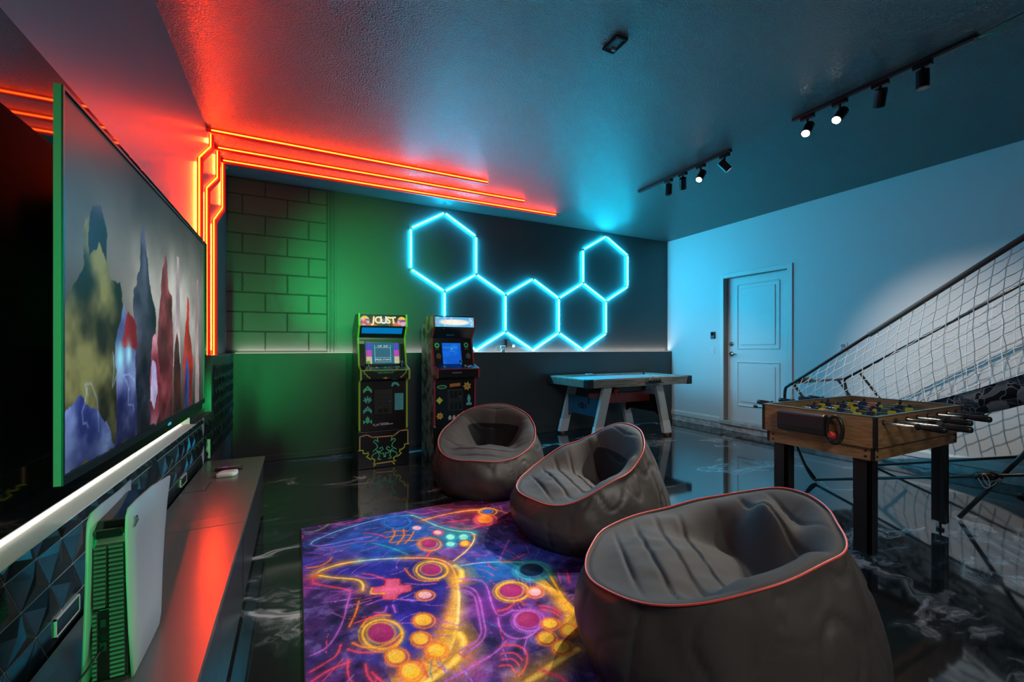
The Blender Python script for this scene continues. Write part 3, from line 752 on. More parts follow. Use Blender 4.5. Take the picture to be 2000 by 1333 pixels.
scr = print_grid('screen', tv_art(), frame_m((-.5115, TY0+.008, TZ0+.022), (0, 1, 0), (0, 0, 1)), TY1-TY0-.016, TZ1-TZ0-.030, M_screen, t)

# ---------------------------------------------------------------- media console (two units) and what stands on it
CZ = 0.39
M_ctop = mat('satin_black_laminate', (0.085, 0.08, 0.078, 1), 0.25, spec=0.6)
M_cfront = mat('black_wood_front', (0.02, 0.02, 0.022, 1), 0.33, spec=0.6); add_bump(M_cfront, 30, .15, .003, stretch=(8, 1, 8))
for k, (y0, y1, lab) in enumerate(((0.35, 2.229, 'long black console unit nearer the camera carrying the white game console'), (2.233, 3.53, 'black console unit at far end carrying the remote controls'))):
    t = thing('media_console', lab, 'cabinet', (-.385, (y0+y1)/2, 0), 'black console units along the left wall')
    obj('body', B(-.548, -.232, y0+.01, y1-.01 if k else y1, .03, CZ-.02, .002), M_cfront, t)
    obj('plinth', B(-.54, -.25, y0+.03, y1-.03, 0, .031), M_blackpl, t)
    obj('top', B(-.552, -.205, y0, y1, CZ-.020, CZ, .002), M_ctop, t)
    n = 3 if k == 0 else 2; w = (y1-y0-.02)/n
    for i in range(n): obj('door', B(-.232, -.214, y0+.01+i*w+.002, y0+.01+(i+1)*w-.002, .035, CZ-.034, .002), M_cfront, t)
    if k:
        obj('cable_flap', B(-.55, -.445, 2.815, 2.985, CZ, CZ+.002, .001), M_ctop, t)
        b_ = nb(); box(b_, -.55, -.443, 2.811, 2.815, CZ, CZ+.0012); box(b_, -.445, -.441, 2.811, 2.985, CZ, CZ+.0012)
        obj('flap_gap', b_, M_dark, t)
M_plate = mat('matte_white_shell', (0.34, 0.35, 0.36, 1), 0.5)
M_bgloss = mat('black_gloss_body', (0.006, 0.006, 0.006, 1), 0.12, spec=0.9)
M_slat = mat('dark_slat', (0.07, 0.07, 0.07, 1), 0.30, spec=1.0)
t = thing('game_console', 'upright white-shelled game console with black finned core on the console unit', 'game console', (-.385, 1.40, CZ))
def shell(side):
    pts = [(1.292, .392), (1.289, .50), (1.287, .62), (1.286, .74), (1.289, .768), (1.302, .784), (1.36, .787), (1.48, .785), (1.605, .779), (1.590, .72), (1.570, .63), (1.550, .54), (1.533, .46), (1.520, .415), (1.498, .394), (1.44, .391), (1.36, .391)]
    bm = nb()
    def X(y, z):
        f = (z-.39)/.4
        a = (-.345-.020*f+.010*f*f+.012*max(0, (y-1.45)/.15)**2*f) if side > 0 else (-.430+.020*f-.008*f*f-.012*max(0, (y-1.45)/.15)**2*f)
        return a
    outer = []; inner = []
    cy, cz = 1.42, .60
    rings = []
    for s in (1.0, .985, .6, .3):
        rings.append([(cy+(p[0]-cy)*s, cz+(p[1]-cz)*s) for p in pts])
    def ring(r, off): return [bm.verts.new((X(y, z)+side*off, y, z)) for y, z in r]
    ro = [ring(rings[0], .001), ring(rings[1], .005), ring(rings[2], .007), ring(rings[3], .008)]
    ri = [ring(rings[0], -.001), ring(rings[2], 0.0), ring(rings[3], .001)]
    n = len(pts)
    for seq in (ro, ri):
        for A, Bq in zip(seq, seq[1:]):
            for j in range(n): bm.faces.new((A[j], A[(j+1) % n], Bq[(j+1) % n], Bq[j]))
        bm.faces.new(seq[-1])
    for j in range(n): bm.faces.new((ro[0][j], ro[0][(j+1) % n], ri[0][(j+1) % n], ri[0][j]))
    return bm
rshell = obj('shell', shell(1), M_plate, t, True); lshell = obj('shell', shell(-1), M_plate, t, True)
b_ = prism(nb(), [(1.306, .392), (1.306, .70), (1.312, .735), (1.335, .752), (1.54, .765), (1.52, .62), (1.48, .42), (1.46, .392)], 'x', -.419, -.355, .003)
obj('core', b_, M_bgloss, t)
obj('lip', B(-.414, -.362, 1.296, 1.31, .722, .742, .005), M_bgloss, t)
def slat_me(w):
    bm = nb(); prism(bm, [(0, 0), (0, .0055), (-.010, .003), (-.012, -.0015), (-.009, -.003)], 'x', -w/2, w/2)
    me = bpy.data.meshes.new('fin'); bm.to_mesh(me); bm.free(); me.materials.append(M_slat); return me
s1, s2 = slat_me(.021), slat_me(.026); o0 = ORG['game_console']
for i in range(30):
    z = .402+.0103*i; f = (z-.39)/.4
    if i > 15: share('fin', s1, Vector((-.4055+.004*f, 1.308, z))-o0, t)
    share('fin', s2, Vector((-.372-.004*f, 1.308, z))-o0, t)
s3 = slat_me(.008)
for i in range(15): share('fin', s3, Vector((-.412, 1.308, .404+.0103*i))-o0, t)
obj('port_plate', B(-.406, -.386, 1.300, 1.31, .400, .560, .002), M_bgloss, t)
b_ = nb(); box(b_, -.402, -.392, 1.297, 1.301, .52, .538); box(b_, -.403, -.391, 1.297, 1.301, .465, .485); obj('port', b_, M_blackpl, t)
M_mark = mat('dark_mark', (0.03, 0.03, 0.035, 1), 0.4)
b_ = nb()
def flat(pts): 
    f = b_.faces.new([b_.verts.new((p[0], p[1], 0)) for p in pts])
flat([(-.0025, -.010), (.0025, -.0085), (.0025, .0075), (.006, .0065), (.0065, .001), (.004, -.001), (.004, -.005), (.010, -.001), (.0115, .006), (.008, .0115), (-.0025, .014)])
flat([(-.0045, -.010), (-.0045, -.006), (-.009, -.0075), (-.007, -.009)]); flat([(-.004, -.0035), (-.004, .000), (-.013, -.004), (-.015, -.008), (-.010, -.0115), (-.0045, -.0095), (-.0045, -.0068), (-.009, -.0078), (-.010, -.006)])
flat([(.0045, -.0075), (.014, -.004), (.0155, -.0005), (.011, .002), (.0045, .000), (.0045, -.0028), (.010, -.001), (.0105, -.003), (.0045, -.005)])
fz = (.745-.39)/.4; xs_ = -.345-.020*fz+.010*fz*fz+.0100
place(b_, frame_m((xs_, 1.325, .745), (.02, 1, 0), (-.01, 0, 1)))
o = obj('emblem', b_, M_mark, rshell); o['label'] = 'small dark emblem'
obj('cord', tube(nb(), smooth_path([(-.397, 1.298, .475), (-.40, 1.27, .47), (-.415, 1.235, .45), (-.435, 1.20, .435), (-.452, 1.19, .430), (-.455, 1.185, .440), (-.445, 1.18, .444), (-.438, 1.185, .434), (-.445, 1.17, .41), (-.455, 1.12, CZ+.004), (-.45, .95, CZ+.003), (-.44, .6, CZ+.003)], 2), .0028, 6), M_blackpl, bpy.data.objects['game_console'], True)
t = thing('remote_control', 'slim black remote lying across far end of console, behind white remote', 'remote', (-.385, 3.225, CZ))
obj('body', B(-.458, -.312, 3.205, 3.245, CZ, CZ+.018, .007), M_blackpl, t, True)
b_ = nb()
for i in range(8): box(b_, -.445+.016*i, -.436+.016*i, 3.218, 3.232, CZ+.017, CZ+.020, .001)
o = obj('buttons', b_, M_greypl, t)
o = obj('voice_button', B(-.418, -.395, 3.215, 3.235, CZ+.0175, CZ+.0205, .002), mat('violet_button', (.25, .04, .4, 1), .4, emit=(.4, .05, .6), strength=.25), t); o['label'] = 'violet button'
t = thing('remote_control', 'white rounded remote on console in front of the black one', 'remote', (-.38, 3.09, CZ))
b_ = prism(nb(), [(-.432, 3.055), (-.425, 3.045), (-.345, 3.045), (-.328, 3.06), (-.322, 3.10), (-.328, 3.135), (-.40, 3.138), (-.42, 3.12)], 'z', CZ, CZ+.022, .006)
obj('body', b_, M_whitepl, t, True); obj('touch_pad', B(-.41, -.345, 3.07, 3.12, CZ+.0205, CZ+.0235, .002), mat('pale_pad', (.6, .58, .6, 1), .3), t)

# ---------------------------------------------------------------- rug
RX0, RX1, RY0, RY1 = 0.022, 1.62, 0.86, 3.045
M_rug = print_mat('printed_rug_pile', 0.9, 0.1)
_n = add_bump(M_rug, 420, .25, .003, 2)
def rug_art():
    st = .0045; W_ = int((RX1-RX0)/st); H_ = int((RY1-RY0)/st)
    Y, X = np.meshgrid(np.linspace(RY0, RY1, H_), np.linspace(RX0, RX1, W_), indexing='ij')
    S = (H_, W_)
    n1 = fbm(S, 90, 1, 5); n2 = fbm(S, 40, 2, 5); n3 = fbm(S, 10, 3, 3); n4 = fbm(S, 60, 8, 4); fine = np.random.RandomState(4).rand(*S)
    img = np.zeros(S+(3,)); img[:] = (.19, .15, .36)
    lay(img, (n1-.42)*4.0, (.20, .22, .62)); lay(img, (n2-.52)*4.5, (.46, .22, .54)); lay(img, (n4-.55)*6, (.09, .09, .20))
    lay(img, np.clip((n3-.56)*5, 0, 1)*.45, (.42, .44, .66)); lay(img, np.clip((.40-n3)*5, 0, 1)*.55, (.06, .06, .16))
    lay(img, np.clip((.45-X)/.5, 0, 1)*(n2-.3)*1.6, (.36, .12, .38)); lay(img, np.clip((n1-.58)*6, 0, 1)*.6, (.10, .20, .62))
    lay(img, np.clip((X-1.05)/.25, 0, 1)*np.clip((1.75-Y)/.3, 0, 1)*.8, (.55, .08, .16))
    lay(img, np.clip((X-.60)/.5, 0, 1)*np.clip((Y-2.45)/.4, 0, 1)*(.3+.6*n2), (.42, .10, .28))
    # hair-like streaks
    a = np.sin((X*1.6+Y*.9+.5*n1)*160+n2*18); lay(img, np.clip(a-.55, 0, 1)*np.clip(n3-.35, 0, 1)*1.5, (.66, .25, .62))
    a = np.sin((X*-.7+Y*1.4+.4*n2)*190+n1*14); lay(img, np.clip(a-.6, 0, 1)*np.clip(n4-.4, 0, 1)*1.6, (.30, .35, .85))
    # translucent body fills of the pads
    def fill(pts, col, al): lay(img, in_poly(X, Y, pts)*al*(0.55+.6*n2), col)
    fill([(.08, 2.39), (.29, 2.44), (.53, 2.36), (.68, 2.28), (.72, 2.15), (.66, 1.86), (.59, 1.68), (.47, 1.51), (.30, 1.44), (.40, 1.72), (.28, 2.15), (.27, 2.24)], (.14, .12, .56), .8)
    fill([(.06, 2.66), (.25, 2.83), (.50, 2.98), (.70, 2.85), (.97, 2.56), (.93, 2.43), (.72, 2.36), (.45, 2.45), (.25, 2.60)], (.12, .30, .62), .75)
    fill([(.72, 2.17), (.95, 2.12), (1.14, 1.98), (1.13, 1.80), (.95, 1.93), (.80, 1.92)], (.08, .36, .66), .8)
    fill([(.72, 2.0), (.82, 1.95), (.82, 1.7), (.80, 1.55), (.70, 1.52)], (.22, .12, .42), .6)
    PAL = {'Y': (.97, .72, .16), 'O': (.95, .48, .16), 'W': (.98, .80, .45), 'C': (.55, .80, .90), 'T': (.16, .62, .66), 'B': (.12, .45, .80), 'U': (.55, .45, .90), 'R': (.88, .26, .36), 'P': (.72, .36, .78), 'G': (.45, .66, .38),
           'M': (.58, .14, .40), 'b': (.14, .30, .70), 'k': (.05, .16, .30), 'w': (.88, .62, .70), 'y': (.96, .70, .18), 't': (.45, .85, .82)}
    A_ = [(.08, 2.39), (.29, 2.44), (.53, 2.36), (.68, 2.28), (.715, 2.10), (.69, 1.95), (.66, 1.86), (.59, 1.68), (.47, 1.51), (.30, 1.44), (.25, 1.7), (.28, 2.15), (.27, 2.24)]
    w1 = [(.711, 2.046), (.689, 1.949), (.662, 1.864), (.628, 1.779), (.589, 1.683), (.514, 1.56), (.408, 1.477), (.29, 1.439)]
    d = seg_dist(X, Y, w1); g_ = np.exp(-(d/(.030+.055*np.clip((1.98-Y)/.3, 0, 1)))**2)*in_poly(X, Y, A_)
    lay(img, g_*.95*(.55+.8*n2), (.93, .50, .16)); lay(img, g_**2*.9*(.6+.7*n3), (.98, .76, .25))
    w2 = [(1.09, 1.80), (1.10, 1.70), (1.065, 1.536), (1.0, 1.46)]
    d = seg_dist(X, Y, w2); g_ = np.exp(-(d/.055)**2)*(X < 1.10); lay(img, g_*.9*(.5+.8*n2), (.90, .55, .15)); lay(img, g_**2*.8*(.5+.8*n3), (.98, .78, .28))
    for cen, rad, col in (((.50, 2.55), .22, (.10, .34, .66)), ((.88, 2.52), .14, (.20, .62, .60)), ((.30, 2.70), .18, (.16, .34, .74)), ((.95, 2.02), .16, (.10, .40, .70)), ((.34, 2.30), .12, (.16, .20, .66)), ((.80, 1.72), .14, (.42, .16, .56)), ((1.15, 2.75), .22, (.40, .10, .20)), ((1.0, 2.95), .2, (.45, .16, .16))):
        lay(img, np.exp(-(np.hypot(X-cen[0], Y-cen[1])/rad)**2)*.6*(.3+1.2*n2), col)
    def stroke(c, w, pts):
        x0 = min(p[0] for p in pts)-.06; x1 = max(p[0] for p in pts)+.06; y0 = min(p[1] for p in pts)-.06; y1 = max(p[1] for p in pts)+.06
        i0 = max(int((y0-RY0)/st), 0); i1 = min(int((y1-RY0)/st)+1, H_); j0 = max(int((x0-RX0)/st), 0); j1 = min(int((x1-RX0)/st)+1, W_)
        if i1 <= i0 or j1 <= j0: return
        q = [(p.x, p.y) for p in smooth_path([(a, b, 0) for a, b in pts], 2)]
        d = seg_dist(X[i0:i1, j0:j1], Y[i0:i1, j0:j1], q); hw = w*.0005
        sub = img[i0:i1, j0:j1]
        lay(sub, np.exp(-(d/(hw*(3.2 if w < 12 else 4.5)))**2)*(.40 if w < 12 else .55)*(.5+n2[i0:i1, j0:j1]), tuple(.85*v for v in PAL[c]))
        lay(sub, np.clip((hw*1.15-d)/(hw*.5), 0, 1)*(.75+.4*(n3[i0:i1, j0:j1]-.3)), PAL[c])
        if w > 12: lay(sub, np.exp(-(d/(hw*.45))**2)*.6, (1.0, .90, .62))
    for c, w, pts in RUG_STROKES: stroke(c, w, pts)
    rg = np.random.RandomState(12)
    for k in range(200):
        x0_, y0_ = rg.uniform(RX0, 1.45), rg.uniform(1.35, RY1); an = 1.2+1.6*math.sin(x0_*3.1)+1.2*math.cos(y0_*2.6); q = [(x0_, y0_)]
        for j in range(5): an += rg.uniform(-.30, .30); q.append((q[-1][0]+.022*math.cos(an), q[-1][1]+.022*math.sin(an)))
        stroke('PRPUBRUP'[k % 8], rg.uniform(1.6, 3.2), q)
    for f, r, c, a, b, mlt in RUG_DISCS:
        det = a[0]*b[1]-a[1]*b[0]
        dx, dy = X-c[0], Y-c[1]
        p = (dx*b[1]-dy*b[0])/det; q = (dy*a[0]-dx*a[1])/det
        rr = np.hypot(p, q); r2 = np.hypot(p-.10, q+.10)/mlt
        lay(img, np.exp(-((r2-1)/.075)**2)*.95, PAL[r]); lay(img, np.exp(-((r2-1)/.22)**2)*.35, PAL[r]); lay(img, np.exp(-((r2-1.20)/.035)**2)*.55*(p < .3), PAL[r])
        lay(img, np.clip((1-rr)/.15, 0, 1), PAL[f]); lay(img, np.clip((.9-np.hypot(p+.25, q-.25))/.9, 0, 1)*.35*(1 if f in 'ywt' else .3), (1, .92, .6))
        lay(img, np.exp(-((rr-1)/.09)**2)*.6, PAL[r])
    lay(img, in_poly(X, Y, RUG_PAD)*.95, (.86, .36, .52)); stroke('R', 9, RUG_PAD+[RUG_PAD[0]]); stroke('Y', 7, RUG_PAD[8:11])
    img *= (.90+.20*fine)[..., None]*(.84+.32*n3)[..., None]
    img = np.clip(img*1.04+.01, 0, 1)
    return img
t = thing('rug', 'neon-print rug of glowing game controllers in front of the bean bags', 'rug', ((RX0+RX1)/2, (RY0+RY1)/2, 0))
obj('backing', B(RX0, RX1, RY0, RY1, 0.0, .0105, .003), mat('dark_rug_binding', (.03, .02, .05, 1), .9), t)
print_grid('printed_pile', rug_art(), frame_m((RX0+.004, RY0+.004, .0112), (1, 0, 0), (0, 1, 0)), RX1-RX0-.008, RY1-RY0-.008, M_rug, t)

# ---------------------------------------------------------------- bean bags
M_leath = mat('charcoal_leatherette', (0.047, 0.043, 0.041, 1), 0.46, spec=0.5); add_bump(M_leath, 240, .12, .002)
M_fab = mat('charcoal_quilted_fabric', (0.050, 0.048, 0.047, 1), 0.8, spec=0.3); add_bump(M_fab, 500, .3, .002)
M_meshf = mat('black_mesh_fabric', (0.008, 0.009, 0.011, 1), 0.85, spec=0.2); add_bump(M_meshf, 300, .3, .002)
M_pipe = mat('red_piping', (0.55, 0.07, 0.05, 1), 0.4)
def sstep(a, b, x):
    t_ = min(max((x-a)/(b-a), 0), 1); return t_*t_*(3-2*t_)
def bean_bag(lab, loc, facing, R, zf, zb, lean, seed, skew=0.0, slump=0.0):
    rotz = math.atan2(facing[1], facing[0])+math.pi/2
    t = thing('bean_bag', lab, 'bean bag', loc, 'bean bag chairs', rotz)
    NT, NO, NI = 216, 40, 90
    sd = Vector((seed*7.3, seed*3.1, seed*1.7))
    def rim(th):
        b = (1-math.cos(th))/2
        z = zf+(zb-zf)*((.52*sstep(.06, .62, b)+.48*sstep(.55, 1, b))*(1-slump)+slump*b**1.05)+skew*math.sin(th)*b*(1-b)*2
        z += .014*noise.noise(Vector((math.cos(th)*1.8, math.sin(th)*1.8, 0))+sd)
        r = R*(.90-.10*sstep(.2, .75, b)-.10*sstep(.75, 1, b))
        r += .012*noise.noise(Vector((math.cos(th)*2.3, math.sin(th)*2.3, 5))+sd)
        y0 = -lean*b
        return Vector((r*math.sin(th), -r*math.cos(th)+y0, z))
    def outer(th, q):
        e = rim(th); z = e.z*q; b = (1-math.cos(th))/2
        zb_ = .17
        if z < zb_: r = R*(1-.16*((zb_-z)/zb_)**2.2); mix = 0
        else:
            mix = ((z-zb_)/(e.z-zb_))**1.5; r = R
        base = Vector((r*math.sin(th), -r*math.cos(th), z))
        p = base.lerp(Vector((e.x, e.y, z)), mix)
        d = Vector((math.sin(th), -math.cos(th), 0))
        w = sstep(0, .25, q)*(1-sstep(.93, 1, q))
        n1 = noise.noise(Vector((d.x*2.4, d.y*2.4, z*4.5))+sd); n2 = noise.noise(Vector((d.x*5.5+z*2, d.y*5.5, z*9))+sd*1.3)
        n3 = abs(noise.noise(Vector((d.x*4+z*1.5, d.y*4-z, z*5))+sd*2.1))
        n4 = abs(noise.noise(Vector((d.x*7-z*3, d.y*7+z*2, z*6))+sd*3.7))
        p += d*w*(.020*n1+.005*n2-.013*math.exp(-(n3/.05)**2)*(.30+b)-.004*math.exp(-(n4/.05)**2)*(.3+b))
        for sa in (.75, -.75, 2.2, -2.2):
            da = abs(th-(sa % (2*math.pi)))
            p -= d*.010*math.exp(-(da/.020)**2)*w
        return p
    ctr = Vector((0, .015, 0))
    zc = zf-.075
    yb = rim(math.pi).y
    SEAT_L = (-.31, -.215, -.12, -.025)
    def inner(th, q):
        e = rim(th); b = (1-math.cos(th))/2
        p = Vector((ctr.x+(e.x-ctr.x)*q, ctr.y+(e.y-ctr.y)*q, 0))
        x, y = p.x, p.y
        seat = zf+.018+.040*math.exp(-((y+.17)/.16)**2)*math.exp(-(x/.34)**2)-.060*sstep(-.02, .15, y)
        for ly in SEAT_L: seat -= .016*math.exp(-((y-ly-.05*x*x)/.0075)**2)
        tt = max(0, (y-.13)/(yb-.13))
        back = zc+(zb-zc)*(min(tt, 1.0)**.62)+.03*math.exp(-((tt-.62)/.25)**2)*math.exp(-(x/.30)**2)
        if tt > .30:
            for lv in (.36, .66): back -= .018*math.exp(-((tt-lv)/.022)**2)
            back -= .008*math.exp(-(x/.012)**2)*(.5-abs(tt-.72))*2
        k = 28.0; m_ = max(seat, back) if y > .03 else seat
        z = (math.log(math.exp(k*seat)+math.exp(k*back))/k) if y > -.05 else seat
        z += .010*noise.noise(Vector((x*7, y*7, 1))+sd)+.006*noise.noise(Vector((x*15, y*15, 4))+sd)
        z += slump*.10*math.exp(-((tt-.30)/.30)**2)*sstep(.02, .14, y)*math.exp(-((x+.05)/.22)**2)
        z -= slump*sstep(.3, .7, tt)*math.exp(-(x/.25)**2)*.09
        z += slump*.05*noise.noise(Vector((x*5+2, y*6, 9))+sd)*sstep(0, .3, tt)
        w = sstep(.60, 1.0, q)
        arm = sstep(.15, .45, b)*(1-sstep(.72, .93, b))
        if arm > 0: w = max(w, arm*sstep(.42, .92, q))
        z = z*(1-w)+e.z*w
        z += .022*math.sin(w*math.pi)*arm
        z -= .012*math.exp(-((q-.985)/.02)**2)*(1 if q < .999 else 0)*.5
        p.z = z
        return p
    verts = []; idx = {}
    rows_o = [[None]*NT for _ in range(NO+1)]; rows_i = [[None]*NT for _ in range(NI+1)]
    ths = [2*math.pi*j/NT for j in range(NT)]
    for i in range(NO+1):
        for j, th in enumerate(ths): rows_o[i][j] = outer(th, i/NO)
    for i in range(NI+1):
        q = 1-i/NI
        for j, th in enumerate(ths): rows_i[i][j] = inner(th, q) if i < NI else inner(0, 0.0001)
    bm = nb()
    g = [[bm.verts.new(p) for p in r] for r in rows_o]
    for a, b in zip(g, g[1:]):
        for j in range(NT): bm.faces.new((a[j], a[(j+1) % NT], b[(j+1) % NT], b[j]))
    bm.faces.new(g[0][::-1])
    obj('shell', bm, M_leath, t, True, True)
    base = nb(); gi = [[base.verts.new(p) for p in rw] for rw in rows_i[:-1]]; apex = base.verts.new(rows_i[NI][0])
    for a, b in zip(gi, gi[1:]):
        for j in range(NT): base.faces.new((a[j], a[(j+1) % NT], b[(j+1) % NT], b[j]))
    for j in range(NT): base.faces.new((gi[-1][j], gi[-1][(j+1) % NT], apex))
    zmid = zc+.50*(zb-zc); zk = lambda c: c.z-.25*c.y-zmid
    for co, no in (((0, .135, 0), (0, 1, 0)), ((0, 0, zmid), (0, -.25, 1)), ((.23, 0, 0), (1, 0, 0)), ((-.23, 0, 0), (1, 0, 0))):
        bmesh.ops.bisect_plane(base, geom=base.verts[:]+base.edges[:]+base.faces[:], plane_co=co, plane_no=no)
    parts = {'seat_cushion': nb(), 'backrest': nb(), 'mesh_panel': nb()}; vmap = {k: {} for k in parts}
    for f in base.faces:
        c = f.calc_center_median()
        k = 'seat_cushion' if c.y < .135 else ('mesh_panel' if zk(c) < 0 and abs(c.x) < .23 and slump == 0 else 'backrest')
        q4 = []
        for v in f.verts:
            if v not in vmap[k]: vmap[k][v] = parts[k].verts.new(v.co)
            q4.append(vmap[k][v])
        parts[k].faces.new(q4)
    base.free()
    obj('seat_cushion', parts['seat_cushion'], M_fab, t, True, True); obj('backrest', parts['backrest'], M_fab, t, True, True)
    if slump == 0:
        o = obj('mesh_panel', parts['mesh_panel'], M_meshf, t, True, True); o['label'] = 'black mesh lower back panel'
    else: parts['mesh_panel'].free()
    pts = [rim(2*math.pi*j/120)+Vector((math.sin(2*math.pi*j/120), -math.cos(2*math.pi*j/120), 0))*.003+Vector((0, 0, .002)) for j in range(120)]
    o = obj('piping', tube(nb(), pts, .0036, 6, closed=True), M_pipe, t, True, True); o['label'] = 'red piping'
    return t
bean_bag('charcoal bean bag with red piping farthest from camera, before the arcade cabinets', (1.44, 3.31, .012), (-.617, -.773), .47, .30, .63, .02, 1)
bean_bag('charcoal bean bag with red piping in the middle, on the rug before air hockey table', (1.66, 2.24, .012), (-.93, .25), .50, .265, .63, .02, 2)
bean_bag('nearest and largest charcoal bean bag with slumped back and red piping', (1.36, 1.08, .012), (-.86, .50), .50, .33, .60, -.01, 3, .10, 1.0)
# ---------------------------------------------------------------- arcade cabinets
M_cab = mat('black_cabinet_laminate', (0.010, 0.010, 0.012, 1), 0.25, spec=0.6)
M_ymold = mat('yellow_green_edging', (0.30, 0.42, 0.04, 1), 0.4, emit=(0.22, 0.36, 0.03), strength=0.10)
M_rmold = mat('red_edging', (0.40, 0.03, 0.05, 1), 0.4)
M_pgreen = mat('green_print', (0.12, 0.75, 0.38, 1), 0.45); M_pteal = mat('teal_print', (0.12, 0.62, 0.60, 1), 0.45); M_plime = mat('lime_print', (0.75, 0.88, 0.10, 1), 0.45)
M_pgold = mat('gold_print', (0.80, 0.58, 0.10, 1), 0.45); M_porange = mat('orange_print', (0.75, 0.26, 0.06, 1), 0.45); M_pwhite = mat('white_print', (0.62, 0.64, 0.62, 1), 0.45); M_pblue = mat('blue_print', (0.05, 0.18, 0.45, 1), 0.45)
M_side2 = mat('green_tinted_side_print', (0.32, 0.36, 0.30, 1), 0.35)
mottled(M_side2, rgb(80, 86, 60), rgb(205, 212, 195), 3.2, 4, (1, 3, 3), .40, .55)
M_side1 = mat('dark_side_print', (0.02, 0.04, 0.02, 1), 0.3); mottled(M_side1, rgb(10, 14, 8), rgb(60, 90, 20), 5, 4, (1, 3, 3), .5, .62)
M_backlit = print_mat('backlit_print', 0.3, 0.4, 1.0)
def poly_bm(polys, M):
    bm = nb()
    for pts in polys: bm.faces.new([bm.verts.new((p[0], p[1], 0)) for p in pts])
    return place(bm, M)
def line_bm(paths, w, M):
    bm = nb()
    for pts in paths:
        for (x0, y0), (x1, y1) in zip(pts, pts[1:]):
            d = Vector((x1-x0, y1-y0, 0)); l_ = d.length
            if l_ < 1e-6: continue
            d /= l_; n = Vector((-d.y, d.x, 0))*w*.5; e = d*w*.4
            a = Vector((x0, y0, 0))-e; b = Vector((x1, y1, 0))+e
            bm.faces.new([bm.verts.new(v) for v in (a-n, b-n, b+n, a+n)])
    return place(bm, M)
def circ(cx, cy, r, n=16, ry=None): return [(cx+r*math.cos(2*math.pi*i/n), cy+(ry or r)*math.sin(2*math.pi*i/n)) for i in range(n)]
def pix(rows, cx, cy, s):
    out = []; h = len(rows); w = len(rows[0])
    for r, row in enumerate(rows):
        for c, ch in enumerate(row):
            if ch != '.':
                x = cx+(c-w/2)*s; y = cy+(h/2-r-1)*s; out.append([(x, y), (x+s, y), (x+s, y+s), (x, y+s)])
    return out
def cabinet(name, lab, x0, x1, yf, edging, side_m, screen_box, riser_out):
    """front faces -y; profile in (y, z) relative to yf"""
    t = thing(name, lab, 'arcade machine', ((x0+x1)/2, yf+.25, 0))
    R = .36
    P = [(.025, R), (.025, .835), (-.085, .862), (-.085, .948), (.055, .985), (.115, 1.20), (.125, 1.262), (.060, 1.352), (.030, 1.375), (.045, 1.490), (.30, 1.497), (.50, 1.38), (.50, R)]
    Q = [(yf+a, b) for a, b in P]
    for x in (x0, x1-.015): 
        obj('side_panel', prism(nb(), Q, 'x', x, x+.015, .0), side_m, t)
    for x in (x0-.001, x1-.016):
        bm = nb()
        for (a, b), (c, d) in zip(Q[:10], Q[1:10]):
            dd = Vector((0, c-a, d-b)).normalized()*.004; n = Vector((0, dd.z, -dd.y)).normalized()
            if n.y > 0: n = -n
            pa = Vector((x, a, b))-dd; pb = Vector((x, c, d))+dd; k = []
            for p in (pa, pb):
                for off in (-.004, .004):
                    for xx in (0, .017): k.append(bm.verts.new(p+n*off+Vector((xx, 0, 0))))
            for f in ((0, 1, 3, 2), (4, 6, 7, 5), (0, 4, 5, 1), (2, 3, 7, 6), (0, 2, 6, 4), (1, 5, 7, 3)): bm.faces.new([k[i] for i in f])
        o = obj('edging', bm, edging, t)
    xi0, xi1 = x0+.015, x1-.015
    obj('front_panel', B(xi0, xi1, yf+.030, yf+.045, R, .84), M_cab, t)
    obj('deck_front', prism(nb(), [(yf+.032, .835), (yf-.080, .864), (yf-.080, .946), (yf-.06, .946), (yf-.06, .88), (yf+.045, .85)], 'x', xi0, xi1), M_cab, t)
    obj('back_panel', B(xi0, xi1, yf+.47, yf+.495, R, 1.37), M_cab, t)
    obj('top_panel', prism(nb(), [(yf+.05, 1.482), (yf+.05, 1.489), (yf+.30, 1.495), (yf+.495, 1.381), (yf+.49, 1.37), (yf+.30, 1.485)], 'x', xi0, xi1), M_cab, t)
    # deck
    deck = obj('control_panel', prism(nb(), [(yf-.084, .940), (yf-.084, .948), (yf+.062, .987), (yf+.062, .978)], 'x', xi0, xi1), M_cab, t)
    # bezel plane from (yf+.062,.985) to (yf+.125,1.262)
    bz = prism(nb(), [(yf+.066, .985), (yf+.122, 1.200), (yf+.130, 1.262), (yf+.145, 1.262), (yf+.135, 1.19), (yf+.080, .980)], 'x', xi0, xi1)
    obj('bezel', bz, M_cab, t)
    # riser
    rx0, rx1 = x0-riser_out, x1+riser_out
    for x in (rx0, rx1-.015): obj('riser_side', prism(nb(), [(yf, 0), (yf, R+.005), (yf+.48, R+.045), (yf+.48, 0)], 'x', x, x+.015), side_m, t)
    obj('riser_front', B(rx0, rx1, yf-.004, yf+.012, 0.004, R-.005, .001), M_cab, t)
    return t, deck
def knob_set(t, deck, x0, x1, yf, cols, sticks):
    def dz(y): return .948+(y-(yf-.084))*(.039/.146)
    for sx, c in sticks:
        y = yf-.02; z = dz(y)
        j = obj('joystick', cyl(nb(), (sx, y, z-.002), (sx, y, z+.045), .004, 8), M_chrome, t, True)
        b_ = nb(); bmesh.ops.create_uvsphere(b_, u_segments=14, v_segments=8, radius=.017); place(b_, Matrix.Translation((sx, y, z+.055)))
        obj('ball_top', b_, c, j, True)
    for bx, dy, c in cols:
        y = yf-.02+dy; z = dz(y)
        obj('button', cyl(nb(), (bx, y, z-.002), (bx, y-.002, z+.010), .013, 14, .011), c, t, True)
